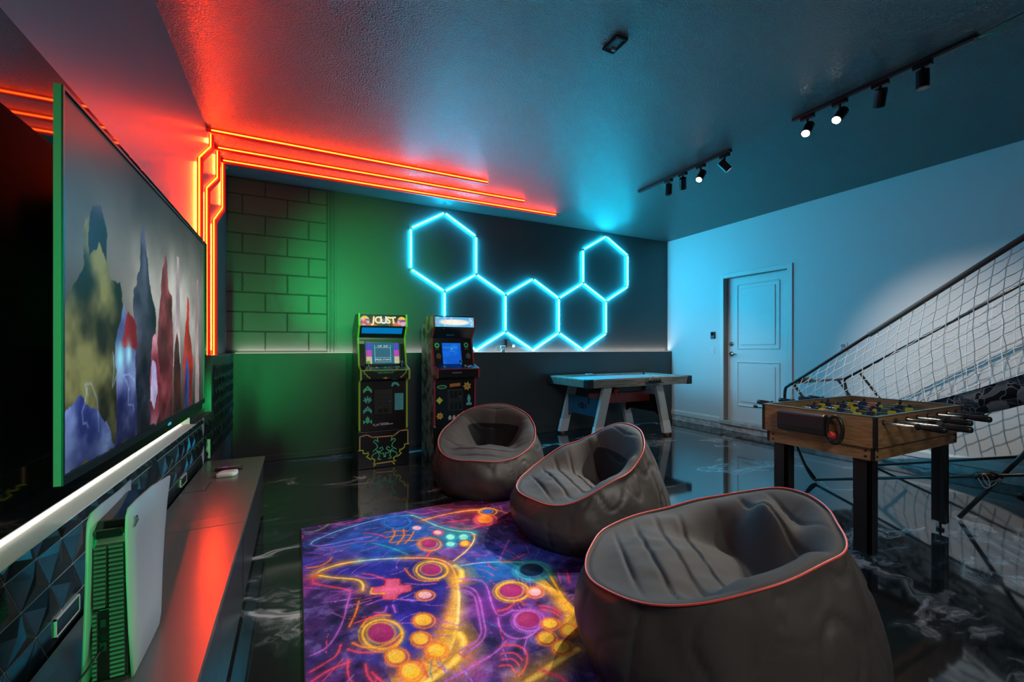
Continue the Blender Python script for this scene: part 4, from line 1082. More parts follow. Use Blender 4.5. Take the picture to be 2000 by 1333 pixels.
def bezel_frame(xa, xb, yf, z0):
    """matrix on the bezel: local x along +X from xa, local y up the slope from z0"""
    s = (.122-.066)/(1.200-.985)
    y = yf+.066+(z0-.985)*s-.0015
    return frame_m((xa, y, z0), (1, 0, 0), (0, s, 1))

# -- first cabinet, yellow-green edging
AX0, AX1, AY = 0.524, 0.990, 4.29
t, deck = cabinet('arcade_cabinet', 'black arcade cabinet with yellow-green edging and marquee lettered JOUST', AX0, AX1, AY, M_ymold, M_side1, None, .008)
def marquee1():
    H_, W_ = 60, 240
    v, u = np.meshgrid(np.linspace(0, 1, H_), np.linspace(0, 1, W_), indexing='ij')
    n = fbm((H_, W_), 16, 3, 4); img = np.zeros((H_, W_, 3)); img[:] = (.04, .06, .05)
    lay(img, np.clip((.38-v)*5*(np.abs(u-.5)*2)**.8+ (n-.5)*2, 0, 1), (.85, .35, .18))
    for cx in (.10, .91):
        e = ((u-cx)/.10)**2+((v-.45)/.46)**2; lay(img, (e < 1)*1.0, (.80, .28, .30)); lay(img, (e < 1)*(n > .52)*.9, (.75, .72, .92)); lay(img, (e < .8)*(n < .38)*.9, (.15, .25, .55)); lay(img, (e < 1)*(v > .62)*.9, (.95, .75, .30))
    e = ((u-.5)/.34)**2+((v-.48)/.40)**2; lay(img, np.exp(-e*1.6)*.5, (.9, .85, .75))
    return np.clip(img, 0, 1)
xi0, xi1 = AX0+.015, AX1-.015; mw = xi1-xi0
mh = 1.482-1.378; mM = frame_m((xi0, AY+.033, 1.377), (1, 0, 0), (0, .13, 1))
mq = print_grid('marquee', marquee1(), mM, mw, mh, M_backlit, t); ORG[mq.name] = ORG[t.name]
M_glowcream = mat('backlit_cream', (0, 0, 0, 1), emit=(1.0, .80, .42), strength=.95); M_glowwhite = mat('backlit_white', (0, 0, 0, 1), emit=(.80, .90, .92), strength=.9)
def lettering(body, size, M, m, parent, name='lettering', sx=1.0):
    b_ = text_bm(body, size); place(b_, Matrix.Diagonal((sx, 1, 1, 1))); place(b_, M); return obj(name, b_, m, parent)
for i, ch in enumerate('JOUST'):
    M_ = frame_m((xi0+mw*(.285+.108*i), AY+.033+.0055, 1.377+mh*.50), (1, 0, 0), (0, .13, 1))
    M_ = M_ @ Matrix.Translation((0, 0, .003)) @ Matrix.Rotation((-.10, .06, 0, -.05, .12)[i], 4, 'Z')
    b_ = text_bm(ch, .092 if ch != 'U' else .100, 0.0, .0035)
    bmesh.ops.solidify(b_, geom=b_.faces[:], thickness=.001)
    place(b_, M_); obj('letter', b_, M_glowcream if ch != 'U' else M_glowwhite, mq)
obj('marquee_backing', B(xi0, xi1, AY+.05, AY+.06, 1.37, 1.485), M_cab, t)
M_bluespill = mat('blue_marquee_spill', (0.0, .02, .06, 1), .3, emit=(0.0, .20, .62), strength=.75)  # marquee light falling on the speaker panel, put in as blue emission
b_ = prism(nb(), [(AY+.047, 1.358), (AY+.088, 1.302), (AY+.099, 1.302), (AY+.06, 1.358)], 'x', xi0+.02, xi1-.03); o = obj('speaker_panel', b_, M_bluespill, t); o['label'] = 'panel below the marquee with blue marquee spill as emission'
obj('header', prism(nb(), [(AY+.04, 1.372), (AY+.125, 1.262), (AY+.14, 1.262), (AY+.07, 1.372)], 'x', xi0, xi1), M_cab, t)
def screen1():
    H_, W_ = 120, 150
    v, u = np.meshgrid(np.linspace(0, 1, H_), np.linspace(0, 1, W_), indexing='ij')
    n = fbm((H_, W_), 20, 6, 3); img = np.zeros((H_, W_, 3)); img[:] = (.16, .40, .50); lay(img, n*.4, (.10, .28, .42))
    st = np.abs(np.sin(u*130+2*np.sin(u*37)));
    for a, b in ((0, .17), (.84, 1)):
        m = ((u >= a) & (u <= b)).astype(float); col = np.where(v[..., None] > .62, (.30, .30, .75), np.where(v[..., None] > .32, (.72, .28, .70), (.75, .75, .62)))
        img[:] = img*(1-m[..., None])+col*m[..., None]*(.55+.6*st[..., None])
    for (x0, x1, y0, y1) in ((.26, .74, .08, .86),):
        d = np.minimum.reduce([np.maximum(np.abs(u-x0), 0)+9*((v < y0) | (v > y1)), np.abs(u-x1)+9*((v < y0) | (v > y1))]); lay(img, np.exp(-(d/.006)**2), (.62, .85, .85))
    for y in (.08, .28, .73): lay(img, np.exp(-((v-y)/.008)**2)*((u > .26) & (u < .74)), (.62, .85, .85))
    lay(img, ((u > .28) & (u < .72) & (v > .30) & (v < .71))*.6, (.20, .38, .46))
    lay(img, ((u > .28) & (u < .72) & (v > .10) & (v < .26))*.6, (.05, .28, .33))
    return np.clip(img, 0, 1)
sw, sh = .318, .222; sx0 = (AX0+AX1)/2-.155; sM = bezel_frame(sx0, 0, AY, 1.005)
scr1 = print_grid('screen', screen1(), sM, sw, sh, M_backlit, t); ORG[scr1.name] = ORG[t.name]
lettering('1UP  2UP', .026, sM @ Matrix.Translation((sw*.5, sh*.80, .002)), M_glowwhite, scr1)
lettering('PRESS START', .026, sM @ Matrix.Translation((sw*.5, sh*.175, .002)), M_glowwhite, scr1)
M_bgreen = mat('dark_green_trim', (0.01, .10, .04, 1), .3)
b_ = nb(); 
for a in ((-.012, 0, -.008, sh+.008), (sw, sw+.012, -.008, sh+.008), (0, sw, -.008, 0), (0, sw, sh, sh+.008)): box(b_, a[0], a[1], a[2], a[3], .0005, .003)
obj('screen_frame', place(b_, sM), M_bgreen, t)
obj('bezel_header', place(box(nb(), -.06, sw+.05, sh+.010, sh+.035, .001, .004), sM), M_bgreen, t)
knob_set(t, deck, AX0, AX1, AY, [(AX0+.16, .01, M_pwhite), (AX0+.20, -.01, M_pblue), (AX0+.24, .01, M_pgreen), (AX0+.28, -.015, M_porange), (AX0+.33, .0, M_pblue), (AX0+.37, .015, M_pgreen)], [(AX0+.085, M_plime), (AX0+.40, M_pblue)])
def deck_art(seed, c0, c1, c2):
    H_, W_ = 36, 110; n = fbm((H_, W_), 14, seed, 3); n2 = fbm((H_, W_), 9, seed+9, 3)
    img = np.zeros((H_, W_, 3)); img[:] = c0; lay(img, (n-.45)*6, c1); lay(img, (n2-.55)*7, c2); return np.clip(img, 0, 1)
M_deckp = print_mat('deck_print', .3, .5)
print_grid('deck_print', deck_art(3, (.06, .12, .16), (.10, .42, .62), (.42, .62, .34)), frame_m((xi0+.004, AY-.083, .9495), (1, 0, 0), (0, .146, .039)), mw-.008, .148, M_deckp, t)
fM = frame_m((xi0, AY+.0285, .36), (1, 0, 0), (0, 0, 1))     # front panel, local x 0..mw, y 0..0.48
dM = frame_m((xi0, AY-.0815, .864), (1, 0, 0), (0, 0, 1))    # deck front
obj('deck_edging', B(AX0, AX1, AY-.090, AY-.080, .942, .952, .003), M_ymold, t)
obj('deck_print', poly_bm([[(.09, .078), (mw-.09, .078), (mw-.15, .058), (.15, .058)]], dM), M_bgreen, t)
lettering('ARCADE1UP', .026, dM @ Matrix.Translation((mw/2, .058, .001)), M_pgreen, t)
zig = lambda s: [[(mw/2+s*(mw/2-.01), .08), (mw/2+s*(mw/2-.03), .065), (mw/2+s*(mw/2-.02), .055), (mw/2+s*(mw/2-.05), .04), (mw/2+s*(mw/2-.045), .028), (mw/2+s*(mw/2-.075), .018), (mw/2+s*(mw/2-.07), .008)]]
obj('deck_zigzag', line_bm(zig(1)+zig(-1), .007, dM), M_plime, t)
obj('deck_mark', poly_bm([[(mw/2-.035, .012), (mw/2-.012, .008), (mw/2, .022), (mw/2+.012, .008), (mw/2+.035, .012), (mw/2+.012, .002), (mw/2-.012, .002)]], dM), M_pgold, t)
cd = obj('coin_door', B(xi0+.125, xi0+.305, AY+.022, AY+.031, .508, .752, .006), mat('dark_coin_door', (.012, .018, .016, 1), .5), t)
b_ = nb()
for i in range(5): box(b_, xi0+.155, xi0+.262, AY+.0195, AY+.0225, .535+.042*i, .537+.042*i)
r_ = obj('ribs', b_, M_cab, cd); r_['kind'] = 'stuff'
for i in range(2): obj('slot', B(xi0+.165+.055*i, xi0+.205+.055*i, AY+.0185, AY+.0225, .53, .575, .002), M_cab, cd)
o = obj('lock', cyl(nb(), (xi0+.275, AY+.0225, .632), (xi0+.275, AY+.017, .632), .011, 12), M_chrome, cd, True); o['label'] = 'chrome lock'
# generic emblem stickers
ROW = ['...#...', '..###..', '.##.##.', '#######', '##...##', '#.....#']
ROW2 = ['...#...', '.#.#.#.', '.#####.', '#######', '.##.##.', '..#.#..']
ROW3 = ['...#...', '..###..', '..###..', '#.###.#', '#######', '#..#..#']
for k, (rw, m_) in enumerate(((ROW, M_pgreen), (ROW2, M_pteal), (ROW, M_pteal), (ROW3, M_pgreen))):
    obj('sticker', poly_bm(pix(rw, .068, .400-.099*k, .0115), fM), m_, t)
obj('sticker', poly_bm([[(.29, .425), (.30, .455), (.325, .465), (.355, .455), (.375, .425), (.36, .42), (.335, .44), (.315, .435), (.305, .415)]], fM), M_pteal, t)
o = obj('instruction_card', poly_bm([[(.325, .185), (.410, .185), (.410, .350), (.325, .350)]], fM @ Matrix.Translation((0, 0, .0015))), M_pteal, t); o['label'] = 'teal instruction card'
obj('card_text', line_bm([[(.335, .34-.018*i), (.395-.01*(i % 3), .34-.018*i)] for i in range(9)], .004, fM @ Matrix.Translation((0, 0, .0025))), M_pblue, t)
obj('maker_mark', line_bm([[(.120, .052), (.135, .045), (.128, .060)], [(.145, .040), (.152, .058), (.160, .050)], [(.165, .045), (.175, .062)], [(.19, .062), (.262, .062)], [(.19, .048), (.305, .052)]], .008, fM), M_pwhite, t)
# riser print
rw_ = AX1-AX0+.016; rM = frame_m((AX0-.008, AY-.0055, 0), (1, 0, 0), (0, 0, 1))
M_rline = mat('glowing_orange_print', (.80, .48, .18, 1), .4)
obj('riser_edge_line', line_bm([[(.14, .042), (.35, .050)]], .010, rM), M_rline, t)
obj('riser_outline', line_bm([[(.015, .19), (.015, .315), (.08, .328), (.13, .300), (.33, .298), (.39, .342), (rw_-.012, .345), (rw_-.012, .21)]], .010, rM), M_rline, t)
zl = [(.005, .185), (.045, .185), (.045, .155), (.085, .150), (.090, .165), (.095, .135), (.075, .12), (.115, .090), (.125, .10), (.155, .08), (.145, .055), (.16, .04), (.145, .02)]
zr = [(rw_-a, b+.02 if a < .05 else b) for a, b in zl]
obj('riser_zigzag', line_bm([zl, zr], .009, rM), M_plime, t)
def sprig(cx, s):
    C_ = lambda pts: [(cx+s*a, b) for a, b in pts]
    return [C_([(-.012, .300), (0, .25)]), C_([(0, .25), (-.03, .275), (-.045, .255), (-.02, .235), (-.005, .20), (-.03, .18), (-.05, .165)]), C_([(-.02, .17), (.02, .155), (.045, .18), (.035, .20), (.012, .185)]), C_([(.0, .16), (.03, .135), (.05, .14), (.055, .10)]), C_([(-.005, .155), (-.04, .14), (-.06, .12), (-.058, .105)]), C_([(.0, .15), (.012, .115), (-.004, .085), (.02, .08)])]
obj('riser_emblem', line_bm(sprig(.185, 1)+sprig(.305, -1), .0085, rM), M_pgreen, t)

# -- second cabinet, red edging, portrait screen
PX0, PX1, PY = 1.236, 1.690, 4.21
t, deck = cabinet('arcade_cabinet', 'black arcade cabinet with red edging, blue portrait screen and pale marquee', PX0, PX1, PY, M_rmold, M_side2, None, .004)
pi0, pi1 = PX0+.015, PX1-.015; pw = pi1-pi0
def marquee2():
    H_, W_ = 60, 220
    v, u = np.meshgrid(np.linspace(0, 1, H_), np.linspace(0, 1, W_), indexing='ij'); n = fbm((H_, W_), 18, 5, 4)
    img = np.zeros((H_, W_, 3)); img[:] = (.34, .66, .86); lay(img, (n-.45)*3, (.62, .80, .92))
    e = ((u-.50)/.40)**2+((v-.47)/.30)**2; lay(img, np.exp(-np.maximum(e-.6, 0)*2.2), (.98, .97, .95)); lay(img, (e < .7)*np.clip((n-.35)*3, 0, 1)*.75, (.97, .90, .74))
    lay(img, np.exp(-(((u-.07)/.02)**2+((v-.45)/.09)**2)), (.85, .50, .85))
    for y in (.66, .28): lay(img, np.exp(-(((u-.935)/.018)**2+((v-y)/.09)**2)), (.95, .95, 1))
    d = np.minimum(np.minimum(u, 1-u)*3.5, np.minimum(v, 1-v)); lay(img, np.exp(-(d/.035)**2)*.8, (.30, .80, .92))
    return np.clip(img, 0, 1)
mq = print_grid('marquee', marquee2(), frame_m((pi0, PY+.033, 1.377), (1, 0, 0), (0, .13, 1)), pw, mh, M_backlit, t)
obj('marquee_backing', B(pi0, pi1, PY+.05, PY+.06, 1.37, 1.485), M_cab, t)
hd = obj('header', prism(nb(), [(PY+.04, 1.372), (PY+.125, 1.262), (PY+.14, 1.262), (PY+.07, 1.372)], 'x', pi0, pi1), M_cab, t); ORG[hd.name] = ORG[t.name]
lettering('ARCADE1UP', .016, frame_m(((pi0+pi1)/2-.03, PY+.095, 1.296), (1, 0, 0), (0, -.77, 1)) @ Matrix.Translation((0, 0, .003)), M_pteal, hd)
def screen2():
    H_, W_ = 110, 80
    v, u = np.meshgrid(np.linspace(0, 1, H_), np.linspace(0, 1, W_), indexing='ij'); n = fbm((H_, W_), 26, 15, 3)
    img = np.zeros((H_, W_, 3)); img[:] = (.03, .34, .78); lay(img, (n-.35)*1.6, (.05, .46, .88)); lay(img, np.clip((v-.90)*12, 0, 1)*((u > .1) & (u < .75))*.7, (.45, .75, .85))
    lay(img, np.exp(-((v-.68)/.05)**2)*((u > .05) & (u < .8))*.35, (.35, .65, .80))
    lay(img, np.exp(-(((u-.5)/.035)**2+((v-.62)/.025)**2)), (.55, .78, 1.0)); lay(img, np.exp(-((v-.53)/.012)**2)*((u > .36) & (u < .68))*.6, (.35, .62, .95))
    return np.clip(img, 0, 1)
s2w, s2h = .205, .262; s2M = bezel_frame(pi0+.098, 0, PY, .992)
scr2 = print_grid('screen', screen2(), s2M, s2w, s2h, M_backlit, t); ORG[scr2.name] = ORG[t.name]
for k, (cx, cy) in enumerate(((.045, .200), (.365, .205), (.055, .085), (.378, .085))):
    bM = bezel_frame(pi0, 0, PY, .992) @ Matrix.Translation((0, 0, .002))
    if k < 2: obj('bezel_sticker', poly_bm([circ(cx, cy, .026, 18, .028)], bM), M_pgreen, t); obj('bezel_sticker', poly_bm([circ(cx, cy, .012, 12)], bM @ Matrix.Translation((0, 0, .001))), M_cab, t); obj('bezel_sticker', poly_bm([[(cx-.012, cy-.028), (cx-.018, cy-.046), (cx-.008, cy-.046)], [(cx+.008, cy-.028), (cx+.006, cy-.046), (cx+.016, cy-.046)]], bM), M_pgold, t)
    else: obj('bezel_sticker', poly_bm([[(cx-.025, cy-.02), (cx+.02, cy-.03), (cx+.028, cy+.01), (cx+.005, cy+.035), (cx-.022, cy+.02)]], bM), mat('dull_gold_print', (.16, .13, .08, 1), .5), t)
for cx, rot in ((.055, 0), (.375, 0)): 
    pass
knob_set(t, deck, PX0, PX1, PY, [(PX0+.10, .0, M_pwhite), (PX0+.33, .02, M_plime), (PX0+.35, -.01, M_pwhite), (PX0+.38, .01, M_pwhite)], [(PX0+.272, M_pblue)])
print_grid('deck_print', deck_art(7, (.04, .12, .26), (.05, .25, .58), (.10, .38, .48)), frame_m((pi0+.004, PY-.083, .9495), (1, 0, 0), (0, .146, .039)), pw-.008, .148, M_deckp, t)
pdM = frame_m((pi0, PY-.0815, .864), (1, 0, 0), (0, 0, 1)); pfM = frame_m((pi0, PY+.0285, .36), (1, 0, 0), (0, 0, 1))
obj('deck_edging', B(PX0, PX1, PY-.090, PY-.080, .942, .952, .003), M_rmold, t)
lettering('ARCADE1UP', .018, pdM @ Matrix.Translation((pw*.46, .045, .001)), M_pwhite, t)
cd = obj('coin_door', B(pi0+.125, pi0+.300, PY+.022, PY+.031, .508, .735, .006), mat('dark_coin_door_grey', (.010, .018, .022, 1), .5), t)
b_ = nb()
for i in range(3):
    for j in range(2): obj('slot', B(pi0+.16+.045*i, pi0+.19+.045*i, PY+.0195, PY+.0225, .53+.115*j, .60+.115*j, .002), M_cab, cd)
obj('lock', cyl(nb(), (pi0+.262, PY+.0225, .655), (pi0+.262, PY+.017, .655), .010, 12), M_chrome, cd, True)
def gear(cx, cy, r): return [(cx+(r if i % 2 else r*.62)*math.cos(2*math.pi*i/14), cy+(r if i % 2 else r*.62)*math.sin(2*math.pi*i/14)) for i in range(14)]
obj('sticker', poly_bm([circ(.072, .400, .052, 18, .020)], pfM), M_pgreen, t); obj('sticker', poly_bm([circ(.072, .400, .040, 18, .012)], pfM @ Matrix.Translation((0, 0, .001))), M_bgreen, t)
obj('sticker', poly_bm([[(.155, .395), (.27, .405), (.27, .436), (.155, .430)]], pfM), M_porange, t)
obj('sticker', poly_bm([gear(.345, .400, .048)], pfM), M_pgold, t); obj('sticker', poly_bm([gear(.345, .400, .026)], pfM @ Matrix.Translation((0, 0, .001))), M_porange, t)
obj('sticker', poly_bm([[(.010, .265), (.045, .300), (.082, .265), (.045, .225)]], pfM), M_plime, t)
obj('sticker', poly_bm([[(.335, .20), (.395, .20), (.395, .225), (.375, .225), (.385, .27), (.37, .31), (.355, .31), (.345, .27), (.355, .225), (.335, .225)]], pfM), M_pteal, t)
obj('sticker', poly_bm([gear(.05, .105, .040)], pfM), M_pgold, t); obj('sticker', poly_bm([gear(.05, .105, .022)], pfM @ Matrix.Translation((0, 0, .001))), M_porange, t); obj('sticker', poly_bm([circ(.32, .115, .036, 12, .026)], pfM), M_pgold, t)
for i in range(3): obj('sticker', poly_bm([[(.14+.045*i, .060), (.172+.045*i, .060), (.172+.045*i, .090), (.156+.045*i, .108), (.14+.045*i, .090)]], pfM), M_pwhite, t)

# ---------------------------------------------------------------- air hockey table
M_gwood = mat('grey_wood_grain', (0.30, 0.27, 0.24, 1), 0.45); mottled(M_gwood, rgb(112, 106, 98), rgb(168, 160, 150), 5, 6, (1, 14, 14), .35, .65)
M_gwoodl = mat('pale_grey_leg', (0.50, 0.50, 0.49, 1), 0.4)
M_play = mat('white_playfield', (0.62, 0.66, 0.70, 1), 0.18)
M_bluep = mat('dark_blue_panel', (0.02, 0.06, 0.10, 1), 0.4)
M_redp = mat('dull_red_panel', (0.22, 0.035, 0.03, 1), 0.4)
HX0, HX1, HY0, HY1, HZ = 3.06, 4.76, 4.11, 4.98, 0.785
t = thing('air_hockey_table', 'grey wood air hockey table with white playfield under the hexagon light', 'game table', ((HX0+HX1)/2, (HY0+HY1)/2, 0))
for name, y0, y1, s in (('long_rail', HY0, HY0+.05, -1), ('long_rail', HY1-.05, HY1, 1)):
    yo, yi = (y0, y1) if s < 0 else (y1, y0)
    obj(name, prism(nb(), [(yo, HZ-.105), (yo+s*.016, HZ-.012), (yo+s*.012, HZ), (yi, HZ), (yi, HZ-.10)], 'x', HX0+.05, HX1-.05), M_gwood, t)
for name, xo, xi, s in (('end_rail', HX0, HX0+.06, -1), ('end_rail', HX1, HX1-.06, 1)):
    obj(name, prism(nb(), [(xo-s*.02, HZ-.105), (xo+s*.016, HZ-.012), (xo+s*.012, HZ), (xi, HZ), (xi, HZ-.10)], 'y', HY0+.05, HY1-.05), M_gwood, t)
for cx, sx in ((HX0, -1), (HX1, 1)):
    for cy, sy in ((HY0, -1), (HY1, 1)):
        bm = nb()
        for zz, e in ((HZ-.108, 0.0), (HZ-.012, .018), (HZ+.003, .014)):
            pass
        x0_, x1_ = sorted((cx+sx*.016, cx-sx*.075)); y0_, y1_ = sorted((cy+sy*.016, cy-sy*.075))
        o = obj('corner_cap', B(x0_, x1_, y0_, y1_, HZ-.112, HZ+.004, .014), M_blackpl, t); o['label'] = 'black corner cap'
obj('playfield', B(HX0+.05, HX1-.05, HY0+.04, HY1-.04, HZ-.055, HZ-.025), M_play, t)
obj('underside', B(HX0+.04, HX1-.04, HY0+.04, HY1-.04, HZ-.10, HZ-.056), M_blackpl, t)
b_ = nb(); box(b_, (HX0+HX1)/2-.004, (HX0+HX1)/2+.004, HY0+.05, HY1-.05, HZ-.0252, HZ-.0245)
obj('centre_line', b_, M_redp, t)
def leg(x0, y0, x1, y1, s):
    bm = nb(); w = .062; d = .05
    prism(bm, [(x0-w, .035), (x0+w, .035), (x1+w, HZ-.104), (x1-w, HZ-.104)], 'y', y0, y0+d, .003)
    return bm
for y in (HY0+.05, HY1-.10):
    for xb, xt in ((3.225, 3.40), (4.40, 4.24)):
        lg = obj('leg', leg(xb, y, xt, y, 0), M_gwoodl, t); ORG[lg.name] = ORG[t.name]
        obj('leg_base', leg_b if False else prism(nb(), [(xb-.064, .033), (xb+.064, .033), (xb+.064+(xt-xb)*.24, .20), (xb-.064+(xt-xb)*.24, .20)], 'y', y-.002, y+.052, .002), M_whitepl, lg)
        obj('foot', cyl(nb(), (xb, y+.025, 0), (xb, y+.025, .036), .035, 14, .028), mat('brown_foot', (.20, .10, .06, 1), .5) if (xb, y) == (3.225, HY0+.05) else bpy.data.materials['brown_foot'], lg, True)
ep = obj('end_panel', prism(nb(), [(HY0+.09, .24), (HY0+.20, .30), (HY1-.20, .30), (HY1-.09, .24), (HY1-.09, .53), (HY0+.09, .53)], 'x', 3.30, 3.32), M_bluep, t); ORG[ep.name] = ORG[t.name]
b_ = line_bm([[(.06, .02), (.14, .02)], [(.06, .07), (.14, .07)], [(.10, 0), (.10, .09)], [(.04, .045), (.16, .045)], [(.02, .02), (.02, .07)], [(.18, .02), (.18, .07)]], .012, frame_m((3.298, HY1-.32, .37), (0, -1, 0), (0, 0, 1)))
obj('panel_print', b_, M_cab, ep)
obj('end_panel', prism(nb(), [(HY0+.09, .24), (HY0+.20, .30), (HY1-.20, .30), (HY1-.09, .24), (HY1-.09, .53), (HY0+.09, .53)], 'x', 4.31, 4.33), M_blackpl, t)
obj('stretcher', B(3.30, 4.33, HY0+.30, HY0+.33, .44, .58, .003), M_redp, t)
obj('blower_box', B(3.50, 4.15, HY0+.20, HY1-.20, HZ-.19, HZ-.10, .004), M_blackpl, t)
b_ = nb(); cyl(b_, (3.62, HY0+.19, .625), (3.62, HY0+.16, .625), .03, 14, .022); cyl(b_, (3.62, HY0+.175, .61), (3.62, HY0+.175, .56), .012, 10)
o = obj('power_knob', b_, mat('bright_red_plastic', (.55, .02, .02, 1), .35), t, True); o['label'] = 'bright red knob'
br = obj('mallet_holder', B(3.93, 4.16, HY0-.11, HY0-.012, HZ-.068, HZ-.0585, .002), M_blackpl, t)
M_orng = mat('orange_plastic', (.55, .14, .04, 1), .35)
for k, x in enumerate((3.995, 4.105)):
    m_ = thing('mallet', ('left', 'right')[k]+' of two black and orange strikers on side of air hockey table', 'striker', (x, HY0-.07, HZ-.058), 'air hockey strikers')
    obj('base', cyl(nb(), (x, HY0-.066, HZ-.058), (x, HY0-.070, HZ-.02), .040, 20, .038), M_blackpl, m_, True)
    b_ = nb(); bmesh.ops.create_uvsphere(b_, u_segments=14, v_segments=10, radius=.024); place(b_, Matrix.Translation((x, HY0-.072, HZ-.006)))
    o = obj('knob', b_, M_orng, m_, True); o['label'] = 'orange knob'
for k, (x, y) in enumerate(((3.66, 4.80), (3.74, 4.82))):
    tag(obj('puck', cyl(nb(), (x, y, HZ+.0), (x, y, HZ+.0), .03, 18) if False else cyl(nb(), (x, y+.14, HZ+.001), (x, y+.14, HZ+.009), .028, 18), M_whitepl, None, True), ('left', 'right')[k]+' of two flat white pucks on far rail of air hockey table', 'puck', 'air hockey pucks')

# ---------------------------------------------------------------- foosball table
M_wood = mat('brown_wood_laminate', (0.20, 0.115, 0.06, 1), 0.42); mottled(M_wood, rgb(128, 96, 64), rgb(178, 138, 96), 6, 6, (14, 2, 14), .3, .7)
M_wood2 = mat('brown_wood_laminate_long', (0.20, 0.115, 0.06, 1), 0.42); mottled(M_wood2, rgb(128, 96, 64), rgb(178, 138, 96), 6, 6, (2, 14, 14), .3, .7)
M_leg = mat('black_leg_laminate', (0.012, 0.012, 0.014, 1), 0.38)
M_pitch = mat('green_pitch', (0.04, 0.20, 0.10, 1), 0.3)
M_lip = mat('grey_green_lip', (0.10, 0.13, 0.10, 1), 0.35)
FX0, FX1, FY0, FY1, FZ = 2.70, 3.75, 1.15, 1.76, 0.80
t = thing('foosball_table', 'brown wood foosball table on black legs behind the nearest bean bag', 'game table', ((FX0+FX1)/2, (FY0+FY1)/2, 0))
obj('end_board', B(FX0, FX0+.018, FY0, FY1, .632, FZ-.004), M_wood, t); obj('end_board', B(FX1-.018, FX1, FY0, FY1, .632, FZ-.004), M_wood, t)
obj('side_board', B(FX0+.018, FX1-.018, FY0, FY0+.018, .632, FZ-.004), M_wood2, t); obj('side_board', B(FX0+.018, FX1-.018, FY1-.018, FY1, .632, FZ-.004), M_wood2, t)
ax = .02
obj('apron_end', B(FX0+ax, FX0+ax+.016, FY0+ax, FY1-ax, .560, .633), M_wood, t); obj('apron_end', B(FX1-ax-.016, FX1-ax, FY0+ax, FY1-ax, .560, .633), M_wood, t)
obj('apron_side', B(FX0+ax+.016, FX1-ax-.016, FY0+ax, FY0+ax+.016, .560, .633), M_wood2, t); obj('apron_side', B(FX0+ax+.016, FX1-ax-.016, FY1-ax-.016, FY1-ax, .560, .633), M_wood2, t)
for cx, cy in ((FX0, FY0), (FX0, FY1), (FX1, FY0), (FX1, FY1)):
    sx = 1 if cx == FX0 else -1; sy = 1 if cy == FY0 else -1
    b_ = nb(); xs = sorted((cx-sx*.003, cx+sx*.014)); ys = sorted((cy-sy*.003, cy+sy*.014)); box(b_, *xs, *ys, .632, FZ-.003, .002)
    xs = sorted((cx+sx*(ax-.003), cx+sx*(ax+.012))); ys = sorted((cy+sy*(ax-.003), cy+sy*(ax+.012))); box(b_, *xs, *ys, .562, .632, .002)
    obj('corner_strip', b_, M_blackpl, t)
b_ = nb(); w = .020
for a in ((FX0-.003, FX1+.003, FY0-.003, FY0+w), (FX0-.003, FX1+.003, FY1-w, FY1+.003), (FX0-.003, FX0+w, FY0+w, FY1-w), (FX1-w, FX1+.003, FY0+w, FY1-w)): box(b_, *a, FZ-.006, FZ, .002)
obj('top_lip', b_, M_lip, t)
obj('pitch', B(FX0+.018, FX1-.018, FY0+.018, FY1-.018, .690, .700), M_pitch, t)
b_ = nb(); cx, cy = (FX0+FX1)/2, (FY0+FY1)/2
box(b_, cx-.003, cx+.003, FY0+.02, FY1-.02, .7002, .7006)
for i in range(24):
    a0, a1 = 2*math.pi*i/24, 2*math.pi*(i+1)/24
    b_.faces.new([b_.verts.new((cx+r*math.cos(a), cy+r*math.sin(a), .7006)) for r, a in ((.095, a0), (.101, a0), (.101, a1), (.095, a1))])
for x0_, x1_ in ((FX0+.14, FX0+.146), (FX1-.146, FX1-.14)): box(b_, x0_, x1_, FY0+.14, FY1-.14, .7002, .7006)
for y in (FY0+.12, FY0+.22, FY1-.12, FY1-.22): box(b_, FX0+.02, FX1-.02, y, y+.004, .7002, .7006)
obj('pitch_lines', b_, mat('white_line_paint', (.6, .7, .66, 1), .4), t)
for cx, cy in ((FX0+.045, FY0+.045), (FX0+.045, FY1-.125), (FX1-.125, FY0+.045), (FX1-.125, FY1-.125)):
    b_ = nb(); box(b_, cx, cx+.018, cy, cy+.08, .045, .562, .002) ; box(b_, cx, cx+.08, cy, cy+.018, .045, .562, .002)
    if cx > 3: 
        b_.free(); b_ = nb(); prism(b_, [(cx+.022, .045), (cx+.08, .045), (cx+.08, .562), (cx, .562)], 'y', cy, cy+.018, .002); box(b_, cx+.062, cx+.08, cy, cy+.08, .045, .562, .002)
    lg = obj('leg', b_, M_leg, t); ORG[lg.name] = ORG[t.name]
    b_ = nb(); cyl(b_, (cx+.045, cy+.03, .012), (cx+.045, cy+.03, .05), .007, 8); cyl(b_, (cx+.045, cy+.03, 0), (cx+.045, cy+.03, .014), .020, 14)
    obj('leveller', b_, M_blackpl, lg)
b_ = nb()
for z in (.580, .612):
    for y in (FY0+.055, FY1-.055): cyl(b_, (FX0+ax, y, z), (FX0+ax-.004, y, z), .006, 10)
    for x in (FX0+.055, FX1-.055): cyl(b_, (x, FY0+ax, z), (x, FY0+ax-.004, z), .006, 10)
obj('bolt', b_, M_blackpl, t)
